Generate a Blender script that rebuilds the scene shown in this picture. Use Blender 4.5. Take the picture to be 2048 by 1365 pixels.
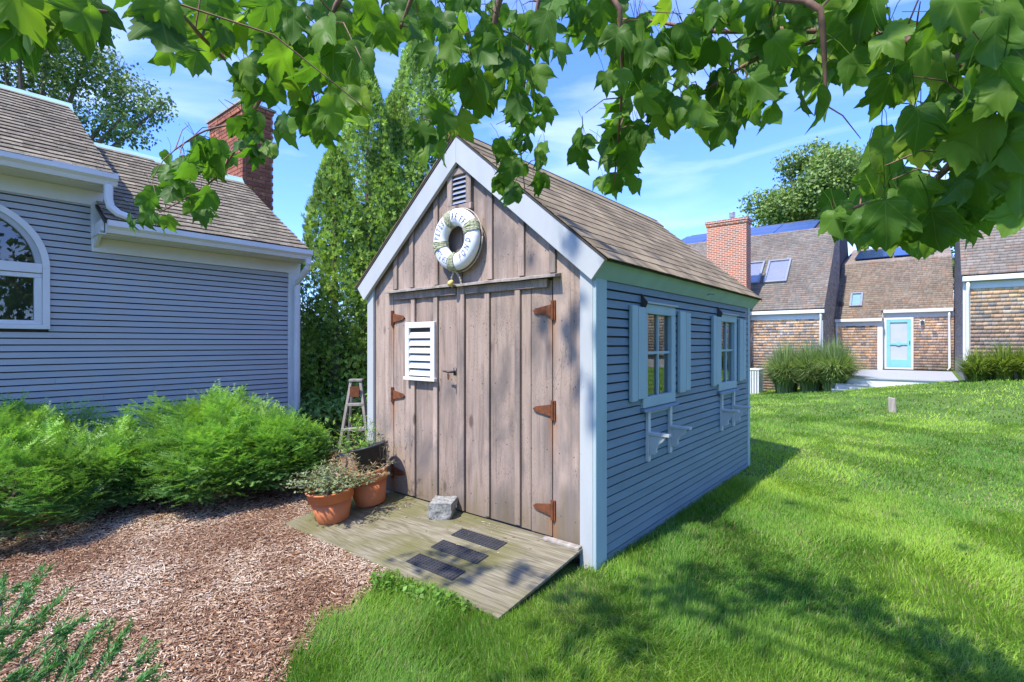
import bpy, math, random
import numpy as np
from mathutils import Vector, Matrix, noise as mnoise
rng = np.random.default_rng(7); random.seed(7)
scene = bpy.context.scene
for o in list(bpy.data.objects): bpy.data.objects.remove(o)
# ------------------------------------------------------------------ camera, sky, sun, exposure
CAMH, FPX, CX, HY = 1.47, 1030.0, 1024.0, 688.0
cam_d = bpy.data.cameras.new('camera'); cam = bpy.data.objects.new('camera', cam_d)
scene.collection.objects.link(cam); scene.camera = cam
cam.location = (0, 0, CAMH); cam.rotation_euler = (math.pi/2, 0, 0)
cam_d.sensor_width = 36; cam_d.lens = FPX/2048*36; cam_d.shift_y = 5.5/2048
cam_d.clip_start = .05; cam_d.clip_end = 2000
SUN_TO = Vector((-.50, -.47, 1.0)).normalized()          # direction towards the sun
sun_el = math.asin(SUN_TO.z); sun_az = math.atan2(SUN_TO.x, SUN_TO.y)
world = bpy.data.worlds.new('World'); scene.world = world; world.use_nodes = True
wn, wl = world.node_tree.nodes, world.node_tree.links
bg = wn['Background']; bg.inputs['Strength'].default_value = .15
sky = wn.new('ShaderNodeTexSky'); sky.sky_type = 'NISHITA'; sky.sun_disc = False
sky.sun_elevation = sun_el; sky.sun_rotation = sun_az; sky.altitude = 10
sky.air_density = 1.0; sky.dust_density = .25; sky.ozone_density = 3.5
wtc = wn.new('ShaderNodeTexCoord'); wmap = wn.new('ShaderNodeMapping'); wmap.inputs['Scale'].default_value = (1.1, 1.6, 4.5)
wmap.inputs['Rotation'].default_value = (.2, .35, .5)
wno = wn.new('ShaderNodeTexNoise'); wno.inputs['Scale'].default_value = 2.3; wno.inputs['Detail'].default_value = 7; wno.inputs['Distortion'].default_value = .6
wrp = wn.new('ShaderNodeValToRGB'); wrp.color_ramp.elements[0].position = .47; wrp.color_ramp.elements[1].position = .92
wrp.color_ramp.elements[1].color = (.75, .75, .75, 1)
wmx = wn.new('ShaderNodeMix'); wmx.data_type = 'RGBA'; wmx.inputs[7].default_value = (3.0, 3.3, 4.0, 1)
wl.new(wtc.outputs['Generated'], wmap.inputs[0]); wl.new(wmap.outputs[0], wno.inputs[0]); wl.new(wno.outputs[0], wrp.inputs[0])
wl.new(wrp.outputs[0], wmx.inputs[0]); wtn = wn.new('ShaderNodeMix'); wtn.data_type = 'RGBA'; wtn.blend_type = 'MULTIPLY'; wtn.inputs[0].default_value = 1; wtn.inputs[7].default_value = (.37, .49, .86, 1); wl.new(sky.outputs[0], wtn.inputs[6]); wl.new(wtn.outputs[2], wmx.inputs[6]); wl.new(wmx.outputs[2], bg.inputs['Color'])
sun_d = bpy.data.lights.new('sun', 'SUN'); sun_d.energy = 2.0; sun_d.angle = math.radians(1.2); sun_d.color = (1, .95, .87)
sun_o = bpy.data.objects.new('sun', sun_d); scene.collection.objects.link(sun_o)
sun_o.rotation_euler = SUN_TO.to_track_quat('Z', 'Y').to_euler(); sun_o.location = (-8, -8, 16)
scene.render.engine = 'CYCLES'; scene.cycles.max_bounces = 8; scene.cycles.transparent_max_bounces = 12
scene.cycles.use_denoising = True
scene.view_settings.view_transform = 'Standard'; scene.view_settings.look = 'None'
scene.view_settings.exposure = 1.95; scene.view_settings.gamma = 1
scene.render.resolution_x, scene.render.resolution_y = 1024, 682

# ------------------------------------------------------------------ frames: L = axes of the shed (x along its door wall to the right, y along its long wall away)
TH = math.atan(.8107); CT, ST = math.cos(TH), math.sin(TH)
P0 = ((1190-CX)/FPX*(FPX*CAMH/450.), FPX*CAMH/450.)
def LW(x, y, z=0): return (P0[0]+x*CT+y*ST, P0[1]-x*ST+y*CT, z)
def WL(X, Y, Z=0): dx, dy = X-P0[0], Y-P0[1]; return (dx*CT-dy*ST, dx*ST+dy*CT, Z)
def loc(px, py, x=None, y=None, z=None, d=None):          # pixel of the photograph to an L point on a plane, or at depth d
    D = ((px-CX)/FPX, 1., (HY-py)/FPX)
    o = WL(0, 0); dl = (D[0]*CT-D[1]*ST, D[0]*ST+D[1]*CT, D[2])
    if x is not None: t = (x-o[0])/dl[0]
    elif y is not None: t = (y-o[1])/dl[1]
    elif z is not None: t = (z-CAMH)/dl[2]
    else: t = d
    return (o[0]+dl[0]*t, o[1]+dl[1]*t, CAMH+dl[2]*t)
def sstep(a, b, v): t = np.clip((v-a)/(b-a), 0, 1); return t*t*(3-2*t)
def zg(x, y):                                             # lawn height
    return (np.clip(.147*np.asarray(x, float)+.09, -.55, .55))*sstep(5.5, 16, np.asarray(y, float))
def nz(x, y, s=1., o=0.):                                 # cheap smooth pseudo-noise, -1..1
    x = np.asarray(x, float)*s+o; y = np.asarray(y, float)*s-o*1.7
    return (np.sin(1.7*x+2.1*y+1.3*np.sin(1.1*y-.7*x))+np.sin(-2.3*x+1.2*y+1.7*np.sin(.9*x+.4))+np.sin(3.1*x+2.9*y+np.sin(2.3*x))*.6)/2.6

# ------------------------------------------------------------------ mesh helpers
C = scene.collection; ORIG = {}
def _link(name, me, mat, parent, label=None, kind=None):
    o = bpy.data.objects.new(name, me); C.objects.link(o)
    if mat: me.materials.clear(); me.materials.append(mat)
    if parent is not None: o.parent = parent; ORIG[o.name] = ORIG[parent.name]
    else: o.location = (0, 0, 0)
    if label: o['label'] = label
    if kind: o['kind'] = kind
    return o
def thing(name, label, cat, at, group=None):
    o = bpy.data.objects.new(name, None); C.objects.link(o); o.empty_display_size = .2
    o.location = LW(*at); o.rotation_euler = (0, 0, -TH); o['label'] = label; o['category'] = cat
    if group: o['group'] = group
    ORIG[o.name] = at; return o
def tagtop(o, at, label=None, cat=None, group=None, kind=None):
    o.location = LW(*at); o.rotation_euler = (0, 0, -TH)
    for k, v in (('label', label), ('category', cat), ('group', group), ('kind', kind)):
        if v: o[k] = v
    return o
class MB:
    def __init__(s): s.v = []; s.f = []; s.sm = False
    def add(s, vs, fs):
        n = len(s.v); s.v += [tuple(p) for p in vs]; s.f += [tuple(i+n for i in f) for f in fs]; return s
    def box(s, x0, x1, y0, y1, z0, z1):
        return s.hexa([(x0,y0,z0),(x1,y0,z0),(x1,y1,z0),(x0,y1,z0),(x0,y0,z1),(x1,y0,z1),(x1,y1,z1),(x0,y1,z1)])
    def hexa(s, p): return s.add(p, [(0,3,2,1),(4,5,6,7),(0,1,5,4),(1,2,6,5),(2,3,7,6),(3,0,4,7)])
    def prism(s, poly, vec):                               # planar polygon (3-d points) pushed along vec
        n = len(poly); q = [(p[0]+vec[0], p[1]+vec[1], p[2]+vec[2]) for p in poly]
        return s.add(list(poly)+q, [tuple(range(n))[::-1], tuple(range(n, 2*n))]+[(i, (i+1) % n, n+(i+1) % n, n+i) for i in range(n)])
    def tube(s, pts, r, n=6, cap=True):
        pts = [Vector(p) for p in pts]; rs = r if hasattr(r, '__len__') else [r]*len(pts); base = len(s.v)
        ref = Vector((.31, .22, .92))
        for i, p in enumerate(pts):
            t = (pts[min(i+1, len(pts)-1)]-pts[max(i-1, 0)]).normalized()
            a = t.cross(ref)
            if a.length < .1: a = t.cross(Vector((1, 0, 0)))
            a.normalize(); b = t.cross(a)
            for k in range(n):
                w = 2*math.pi*k/n; s.v.append(tuple(p+a*(math.cos(w)*rs[i])+b*(math.sin(w)*rs[i])))
        for i in range(len(pts)-1):
            for k in range(n):
                s.f.append((base+i*n+k, base+i*n+(k+1) % n, base+(i+1)*n+(k+1) % n, base+(i+1)*n+k))
        if cap: s.f.append(tuple(base+k for k in range(n))[::-1]); s.f.append(tuple(base+(len(pts)-1)*n+k for k in range(n)))
        return s
    def lathe(s, prof, c=(0, 0, 0), n=28, tilt=None):
        base = len(s.v)
        for r, z in prof:
            for k in range(n):
                w = 2*math.pi*k/n; p = Vector((r*math.cos(w), r*math.sin(w), z))
                if tilt: p = tilt @ p
                s.v.append((p.x+c[0], p.y+c[1], p.z+c[2]))
        for i in range(len(prof)-1):
            for k in range(n):
                s.f.append((base+i*n+k, base+i*n+(k+1) % n, base+(i+1)*n+(k+1) % n, base+(i+1)*n+k))
        return s
    def mesh(s, at=(0, 0, 0)):
        me = bpy.data.meshes.new('m'); me.from_pydata([(p[0]-at[0], p[1]-at[1], p[2]-at[2]) for p in s.v], [], s.f); me.update()
        if s.sm: me.polygons.foreach_set('use_smooth', [True]*len(me.polygons))
        return me
    def build(s, name, mat, parent=None, at=None, label=None, kind=None, bevel=0):
        a = ORIG[parent.name] if parent is not None else (at or (0, 0, 0))
        me = s.mesh(a); me.name = name; o = _link(name, me, mat, parent, label, kind)
        if parent is None: o.location = LW(*a); o.rotation_euler = (0, 0, -TH); ORIG[o.name] = a
        if bevel:
            b = o.modifiers.new('bevel', 'BEVEL'); b.width = bevel; b.segments = 1; b.limit_method = 'ANGLE'
        return o
def smooth(mb): mb.sm = True; return mb
def inst(name, tv, tf, M, T, mat, parent=None, at=(0, 0, 0), col=None, kind=None, smooth=False):
    """many copies of a triangle template as ONE mesh; M (N,3,3), T (N,3) in L, col (N,3)"""
    tv = np.asarray(tv, float); tf = np.asarray(tf, int); N, nv = len(T), len(tv)
    if parent is not None: at = ORIG[parent.name]
    V = (np.einsum('nij,vj->nvi', M, tv)+np.asarray(T)[:, None, :]-np.asarray(at)).reshape(-1, 3)
    Fc = (tf[None]+np.arange(N)[:, None, None]*nv).reshape(-1, 3)
    me = bpy.data.meshes.new(name); me.vertices.add(len(V)); me.vertices.foreach_set('co', V.astype(np.float32).ravel())
    me.loops.add(Fc.size); me.loops.foreach_set('vertex_index', Fc.astype(np.int32).ravel())
    me.polygons.add(len(Fc)); me.polygons.foreach_set('loop_start', np.arange(0, Fc.size, 3, dtype=np.int32))
    me.update(calc_edges=True)
    if smooth: me.polygons.foreach_set('use_smooth', np.ones(len(Fc), bool))
    if col is not None:
        ca = me.color_attributes.new('Col', 'FLOAT_COLOR', 'POINT'); c4 = np.ones((N, nv, 4), np.float32)
        c4[..., :3] = np.asarray(col)[:, None, :] if np.ndim(col) == 2 else col
        ca.data.foreach_set('color', c4.ravel())
    o = _link(name, me, mat, parent, None, kind)
    if parent is None: o.location = LW(*at); o.rotation_euler = (0, 0, -TH); ORIG[o.name] = at
    return o
def rows(*cols): return np.stack([np.asarray(c, float) for c in cols], -1)
def norml(a): return a/np.maximum(np.linalg.norm(a, axis=-1, keepdims=True), 1e-9)
def frames(t, n):                                          # columns: side, t (long axis), n (normal)
    t = norml(t); n = norml(n-(n*t).sum(-1, keepdims=True)*t); return np.stack([np.cross(t, n), t, n], -1)
def rdir(N): v = rng.normal(size=(N, 3)); return norml(v)

# ------------------------------------------------------------------ materials
def nt(name, rough=.7, spec=.3, metal=0.):
    m = bpy.data.materials.new(name); m.use_nodes = True; n = m.node_tree.nodes; b = n['Principled BSDF']
    b.inputs['Roughness'].default_value = rough; b.inputs['Specular IOR Level'].default_value = spec; b.inputs['Metallic'].default_value = metal
    return m, n, m.node_tree.links, b
def N_(n, t, **k):
    x = n.new('ShaderNode'+t)
    for a, v in k.items(): setattr(x, a, v)
    return x
def math_(n, l, op, a, b=None, c=None):
    x = n.new('ShaderNodeMath'); x.operation = op
    for i, v in enumerate((a, b, c)):
        if v is None: continue
        if isinstance(v, (int, float)): x.inputs[i].default_value = v
        else: l.new(v, x.inputs[i])
    return x.outputs[0]
def mix_(n, l, fac, a, b, bt='MIX'):
    x = n.new('ShaderNodeMix'); x.data_type = 'RGBA'; x.blend_type = bt; x.clamp_factor = True
    for i, v in ((0, fac), (6, a), (7, b)):
        if isinstance(v, (int, float)): x.inputs[i].default_value = v
        elif isinstance(v, tuple): x.inputs[i].default_value = (*v, 1)
        else: l.new(v, x.inputs[i])
    return x.outputs[2]
def ramp_(n, l, fac, stops):
    x = n.new('ShaderNodeValToRGB'); e = x.color_ramp.elements
    while len(e) < len(stops): e.new(.5)
    for k, (p, c) in enumerate(stops): e[k].position = p; e[k].color = (*c, 1) if isinstance(c, tuple) else (c, c, c, 1)
    l.new(fac, x.inputs[0]); return x.outputs[0]
def coords(n, l, scale=(1, 1, 1), obj=None, randoff=True):
    tc = n.new('ShaderNodeTexCoord')
    if obj: tc.object = obj
    mp = n.new('ShaderNodeMapping'); mp.inputs['Scale'].default_value = scale; l.new(tc.outputs['Object'], mp.inputs[0])
    oi = n.new('ShaderNodeObjectInfo')
    if randoff:
        cb = n.new('ShaderNodeCombineXYZ')
        for i, k in enumerate((31.7, 57.3, 13.1)): l.new(math_(n, l, 'MULTIPLY', oi.outputs['Random'], k), cb.inputs[i])
        l.new(cb.outputs[0], mp.inputs['Location'])
    return mp.outputs[0], oi.outputs['Random'], tc.outputs['Object']
def noise_(n, l, vec, scale, detail=5, dist=0., rough=.55):
    x = n.new('ShaderNodeTexNoise'); x.inputs['Scale'].default_value = scale; x.inputs['Detail'].default_value = detail
    x.inputs['Distortion'].default_value = dist; x.inputs['Roughness'].default_value = rough; l.new(vec, x.inputs[0]); return x.outputs[0]
def bump_(n, l, b, h, strength, dist=.01):
    x = n.new('ShaderNodeBump'); x.inputs['Strength'].default_value = strength; x.inputs['Distance'].default_value = dist
    l.new(h, x.inputs['Height']); l.new(x.outputs[0], b.inputs['Normal'])
def pmat(name, c1, c2=None, scale=(6, 6, 6), rough=.7, bump=0., rand=.0, spec=.3, metal=0., attr=False, lo=.35, hi=.7, bd=.004, speck=None):
    m, n, l, b = nt(name, rough, spec, metal); vec, rnd, _ = coords(n, l, scale)
    f = noise_(n, l, vec, 1., 7)
    c = ramp_(n, l, f, [(lo, c1), (hi, c2 or c1)])
    if speck:
        v2, _, _ = coords(n, l, (1, 1, 1)); c = mix_(n, l, ramp_(n, l, noise_(n, l, v2, speck[0], 4), [(speck[1], 0.), (speck[1]+.06, 1.)]), c, speck[2])
    if rand:
        k = math_(n, l, 'MULTIPLY_ADD', rnd, rand, 1-rand/2); cc = n.new('ShaderNodeCombineXYZ')
        for i in range(3): l.new(k, cc.inputs[i])
        c = mix_(n, l, 1., c, cc.outputs[0], 'MULTIPLY')
    if attr:
        a = n.new('ShaderNodeAttribute'); a.attribute_name = 'Col'; c = mix_(n, l, 1., c, a.outputs[0], 'MULTIPLY')
    l.new(c, b.inputs['Base Color'])
    if bump: bump_(n, l, b, f, bump, bd)
    return m
def leafmat(name, trans=.35, rough=.45, tint=(1, 1, 1), obj=False, spec=.35, ttint=(1.15, 1.25, .45)):
    m, n, l, b = nt(name, rough, spec)
    if obj:
        oi = n.new('ShaderNodeObjectInfo')
        c = ramp_(n, l, oi.outputs['Random'], [(0, (.065, .165, .022)), (.45, (.115, .25, .03)), (.8, (.18, .33, .036)), (1, (.28, .41, .045))])
        tc = n.new('ShaderNodeTexCoord'); c = mix_(n, l, ramp_(n, l, noise_(n, l, tc.outputs['Object'], 9, 3), [(.73, 0.), (.76, 1.)]), c, (.05, .04, .015))
        sx = n.new('ShaderNodeSeparateXYZ'); l.new(tc.outputs['Object'], sx.inputs[0])
        vein = math_(n, l, 'LESS_THAN', math_(n, l, 'ABSOLUTE', sx.outputs[0]), .011); ax_ = math_(n, l, 'ABSOLUTE', sx.outputs[0])
        for kx, ky, w_ in ((.785, .62, .009), (.22, .975, .007)):
            vein = math_(n, l, 'MAXIMUM', vein, math_(n, l, 'LESS_THAN', math_(n, l, 'ABSOLUTE', math_(n, l, 'SUBTRACT', math_(n, l, 'MULTIPLY', ax_, kx), math_(n, l, 'MULTIPLY', sx.outputs[1], ky))), w_))
        fine = math_(n, l, 'LESS_THAN', math_(n, l, 'FRACT', math_(n, l, 'MULTIPLY', math_(n, l, 'SUBTRACT', sx.outputs[1], math_(n, l, 'MULTIPLY', ax_, .75)), 9.)), .07)
        vein = math_(n, l, 'MAXIMUM', vein, math_(n, l, 'MULTIPLY', fine, .35)); c = mix_(n, l, math_(n, l, 'MULTIPLY', vein, .5), c, (.24, .34, .09))
        c = mix_(n, l, math_(n, l, 'MULTIPLY', noise_(n, l, tc.outputs['Object'], 3.5, 4), .35), c, (.10, .17, .02))
    else:
        a = n.new('ShaderNodeAttribute'); a.attribute_name = 'Col'; c = a.outputs[0]
    l.new(c, b.inputs['Base Color'])
    tr = n.new('ShaderNodeBsdfTranslucent'); l.new(mix_(n, l, 1., c, ttint, 'MULTIPLY'), tr.inputs[0])
    ms = n.new('ShaderNodeMixShader'); ms.inputs[0].default_value = trans
    l.new(b.outputs[0], ms.inputs[1]); l.new(tr.outputs[0], ms.inputs[2]); l.new(ms.outputs[0], n['Material Output'].inputs[0]); return m
def glassmat(name, tint=(.75, .85, .85), f0=.06):
    m, n, l, b = nt(name); g = n.new('ShaderNodeBsdfGlossy'); g.inputs['Roughness'].default_value = .01
    t = n.new('ShaderNodeBsdfTransparent'); t.inputs[0].default_value = (*tint, 1)
    lw = n.new('ShaderNodeLayerWeight'); lw.inputs[0].default_value = .5
    fac = math_(n, l, 'MULTIPLY_ADD', math_(n, l, 'POWER', lw.outputs['Facing'], 3.), .9, f0)
    ms = n.new('ShaderNodeMixShader'); l.new(fac, ms.inputs[0]); l.new(t.outputs[0], ms.inputs[1]); l.new(g.outputs[0], ms.inputs[2])
    l.new(ms.outputs[0], n['Material Output'].inputs[0]); return m
M = {}
M['siding_blue'] = pmat('siding_blue', (.165, .235, .27), (.135, .195, .225), (2.2, 2.2, 9), .55, .05, .06, speck=(60, .70, (.13, .16, .18)))
M['siding_grey'] = pmat('siding_grey', (.385, .40, .385), (.345, .36, .35), (1.5, 1.5, 7), .5, .0, .07)
M['trim'] = pmat('trim_paint', (.43, .445, .43), (.37, .385, .375), (5, 5, 1.2), .5, .05, .03, speck=(34, .68, (.33, .33, .31)))
M['trim_side'] = pmat('trim_paint_shaded', (.34, .45, .46), (.29, .39, .40), (5, 5, 1.2), .55, .06, .05)  # same trim paint on the shaded side, bluish shade put into the colour
M['white'] = pmat('white_paint', (.66, .66, .62), (.60, .60, .57), (3, 3, 3), .45, .03, .02)
M['shelfwhite'] = pmat('bracket_paint', (.50, .53, .51), (.43, .46, .45), (7, 7, 7), .5, .05, .05)
M['roof_shed'] = pmat('asphalt_shingle', (.275, .21, .128), (.17, .13, .078), (9, 9, 9), .9, .4, .5, .1)
M['cedar_roof'] = pmat('weathered_cedar', (.27, .225, .155), (.125, .103, .072), (4, 12, 4), .9, .5, .4, .1, speck=(38, .60, (.38, .35, .27)))
M['rust'] = pmat('rust', (.185, .058, .02), (.09, .035, .018), (30, 30, 30), .85, .4, .15)
M['terracotta'] = pmat('terracotta', (.54, .18, .065), (.47, .15, .055), (5, 5, 9), .7, .05, .08, speck=(26, .66, (.48, .27, .18)))
M['blackplastic'] = pmat('black_plastic', (.025, .027, .03), (.035, .037, .04), rough=.45)
M['rubber'] = pmat('black_rubber', (.03, .031, .034), (.05, .05, .052), (20, 20, 20), .6, .1)
M['soil'] = pmat('soil', (.05, .035, .025), (.09, .065, .05), (30, 30, 30), .95, .5)
M['oldwood'] = pmat('grey_old_wood', (.36, .32, .27), (.19, .165, .135), (24, 24, 2.5), .85, .4, .25)
M['bark'] = pmat('bark', (.16, .12, .09), (.08, .06, .045), (30, 30, 6), .9, .6)
M['twig'] = pmat('reddish_twig', (.24, .13, .085), (.13, .08, .055), (40, 40, 40), .7, .2)
M['granite'] = pmat('granite', (.34, .33, .29), (.12, .12, .10), (45, 45, 45), .85, .8, bd=.01)
M['brick'] = pmat('brick', (.36, .125, .065), (.21, .07, .045), (12, 12, 12), .85, .3, .55, speck=(9, .62, (.42, .24, .06)))
M['mortar'] = pmat('mortar', (.40, .37, .34), (.30, .28, .26), (20, 20, 20), .9, .3)
M['copper'] = pmat('aqua_ridge_metal', (.40, .60, .58), (.34, .52, .50), (4, 4, 4), .5)
M['metal'] = pmat('galvanised_metal', (.55, .56, .57), (.42, .43, .44), (12, 12, 12), .4, .0, 0, .5, .7)
M['darkmetal'] = pmat('dark_metal', (.06, .06, .06), (.10, .09, .085), (20, 20, 20), .5, .1, 0, .5, .5)
M['turquoise'] = pmat('turquoise_paint', (.21, .50, .52), (.185, .455, .475), (4, 4, 4), .4)
M['deckpaint'] = pmat('grey_deck_paint', (.40, .41, .44), (.34, .35, .38), (2, 9, 9), .6)
M['screen'] = pmat('door_screen', (.42, .46, .48), (.38, .42, .44), (4, 4, 4), .5)
M['panel'] = pmat('solar_panel', (.018, .035, .12), (.022, .05, .16), (2, 2, 2), .12, 0, .1, .6)
M['acwhite'] = pmat('ac_casing', (.66, .67, .66), (.60, .61, .60), (6, 6, 6), .5)
M['concrete'] = pmat('concrete', (.36, .33, .29), (.27, .25, .22), (6, 6, 6), .9, .2)
M['underlay'] = pmat('dark_underlay', (.05, .045, .04), (.08, .07, .06), rough=.95)
M['interior'] = pmat('shed_interior', (.16, .14, .12), (.11, .10, .085), (5, 5, 2), .9)
M['glass'] = glassmat('glass', (.62, .70, .70), .10)
M['housglass'] = glassmat('house_glass', (.55, .62, .62), .13)
M['skyglass'] = glassmat('skylight_glass', (.85, .88, .92), .10)
M['blind'] = pmat('window_blind', (.26, .42, .42), (.22, .36, .36), (3, 3, 3), .6)
M['skyreflect'] = pmat('skylight_reflection', (.50, .46, .52), (.46, .42, .48), (3, 3, 3), .6)  # sheet under the skylight glass, lavender sky reflection put into its colour
M['skyaqua'] = pmat('aqua_skylight_blind', (.46, .70, .66), (.42, .65, .61), (3, 3, 3), .6)
M['flash'] = pmat('grey_flashing', (.24, .26, .28), (.20, .22, .24), (4, 4, 4), .5)
M['shake'] = pmat('cedar_shake', (1, 1, 1), (.74, .72, .71), (45, 45, 8), .9, .12, attr=True)
M['lichen'] = pmat('lichen_crust', (.42, .44, .27), (.20, .20, .12), (55, 55, 55), .95, 1., bd=.012)
M['ring'] = pmat('weathered_white_canvas', (.80, .81, .80), (.70, .71, .69), (7, 7, 7), .5, .05, speck=(22, .68, (.50, .42, .22)))
M['navy'] = pmat('navy_lettering', (.03, .07, .20), (.05, .10, .24), rough=.6)
M['rope'] = pmat('old_rope', (.50, .45, .35), (.32, .28, .21), (60, 60, 60), .9, .4)
M['yellow'] = pmat('yellow_shell', (.62, .42, .05), (.70, .55, .25), (30, 30, 30), .4)
M['needle'] = leafmat('conifer_needles', .36, .45, ttint=(1.1, 1.2, .5))
M['scale'] = leafmat('arborvitae_sprays', .34, .5, ttint=(1.1, 1.2, .5))
M['treeleaf'] = leafmat('tree_leaves', .30, .5)
M['grassm'] = leafmat('grass_blades', .45, .5, spec=.25, ttint=(1.15, 1.2, .5))
M['leaf'] = leafmat('maple_leaves', .55, .5, obj=True, spec=.25)
M['leafattr'] = leafmat('maple_leaves_far', .55, .5, spec=.25)
M['dry'] = leafmat('dry_stalks', .3, .7)
M['chipm'] = pmat('wood_chips', (1, 1, 1), (.85, .85, .85), (40, 40, 40), .85, .2, attr=True)
def ground_mat():
    m, n, l, b = nt('lawn_soil', .95, .1); vec, _, raw = coords(n, l, (1, 1, 1), randoff=False)
    f = noise_(n, l, vec, 1.3, 6); g = noise_(n, l, vec, 28, 5)
    c = ramp_(n, l, f, [(.35, (.055, .105, .02)), (.65, (.10, .165, .035))])
    c = mix_(n, l, ramp_(n, l, g, [(.4, 0.), (.75, .8)]), c, (.13, .19, .05)); l.new(c, b.inputs['Base Color']); bump_(n, l, b, g, .6, .03); return m
def mulch_mat():
    m, n, l, b = nt('mulch', .95, .1); vec, _, raw = coords(n, l, (1, 1, 1), randoff=False)
    f = noise_(n, l, vec, 60, 6); g = noise_(n, l, vec, 1.6, 4)
    c = ramp_(n, l, f, [(.3, (.07, .033, .02)), (.55, (.17, .085, .05)), (.75, (.33, .21, .14))])
    c = mix_(n, l, ramp_(n, l, g, [(.4, 0.), (.65, .45)]), c, (.25, .15, .10)); l.new(c, b.inputs['Base Color']); bump_(n, l, b, f, .9, .02); return m
def plywood_mat():
    m, n, l, b = nt('weathered_plywood', .85, .15); vec, _, raw = coords(n, l, (.32, 2.6, 1), randoff=False)
    w = n.new('ShaderNodeTexNoise'); w.inputs['Scale'].default_value = 1.6; w.inputs['Detail'].default_value = 3; w.inputs['Distortion'].default_value = 1.2; l.new(vec, w.inputs[0])
    rings = math_(n, l, 'SINE', math_(n, l, 'MULTIPLY', w.outputs[0], 70.))
    fine, _, _ = coords(n, l, (4, 130, 4), randoff=False); fg = noise_(n, l, fine, 1, 5)
    v2, _, _ = coords(n, l, (1, 1, 1), randoff=False); algae = noise_(n, l, v2, 2.3, 6)
    c = ramp_(n, l, math_(n, l, 'MULTIPLY_ADD', rings, .085, fg), [(.28, (.115, .095, .058)), (.52, (.205, .18, .118)), (.75, (.28, .25, .178))])
    sx = n.new('ShaderNodeSeparateXYZ'); l.new(raw, sx.inputs[0])
    edge = math_(n, l, 'MULTIPLY_ADD', sx.outputs[0], -.10, math_(n, l, 'MULTIPLY', algae, 1.25))
    c = mix_(n, l, ramp_(n, l, edge, [(.52, 0.), (.88, .85)]), c, (.115, .112, .028))
    l.new(c, b.inputs['Base Color']); bump_(n, l, b, fg, .4, .004); return m
M['ground'] = ground_mat(); M['mulch'] = mulch_mat(); M['plywood'] = plywood_mat()
def farbrick_mat():
    m, n, l, b = nt('far_brick', .9, .15); tc = n.new('ShaderNodeTexCoord'); ax = n.new('ShaderNodeSeparateXYZ'); l.new(tc.outputs['Object'], ax.inputs[0])
    cb = n.new('ShaderNodeCombineXYZ'); l.new(math_(n, l, 'ADD', ax.outputs[0], ax.outputs[1]), cb.inputs[0]); l.new(ax.outputs[2], cb.inputs[1])
    br = n.new('ShaderNodeTexBrick'); l.new(cb.outputs[0], br.inputs[0]); br.inputs['Scale'].default_value = 1; br.inputs['Brick Width'].default_value = .21
    br.inputs['Row Height'].default_value = .0735; br.inputs['Mortar Size'].default_value = .011; br.inputs['Bias'].default_value = -.1
    br.inputs['Color1'].default_value = (.46, .13, .06, 1); br.inputs['Color2'].default_value = (.20, .10, .07, 1); br.inputs['Mortar'].default_value = (.52, .42, .32, 1)
    l.new(br.outputs[0], b.inputs['Base Color']); bump_(n, l, b, br.outputs['Fac'], -.4, .01); return m
M['farbrick'] = farbrick_mat()
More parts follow.
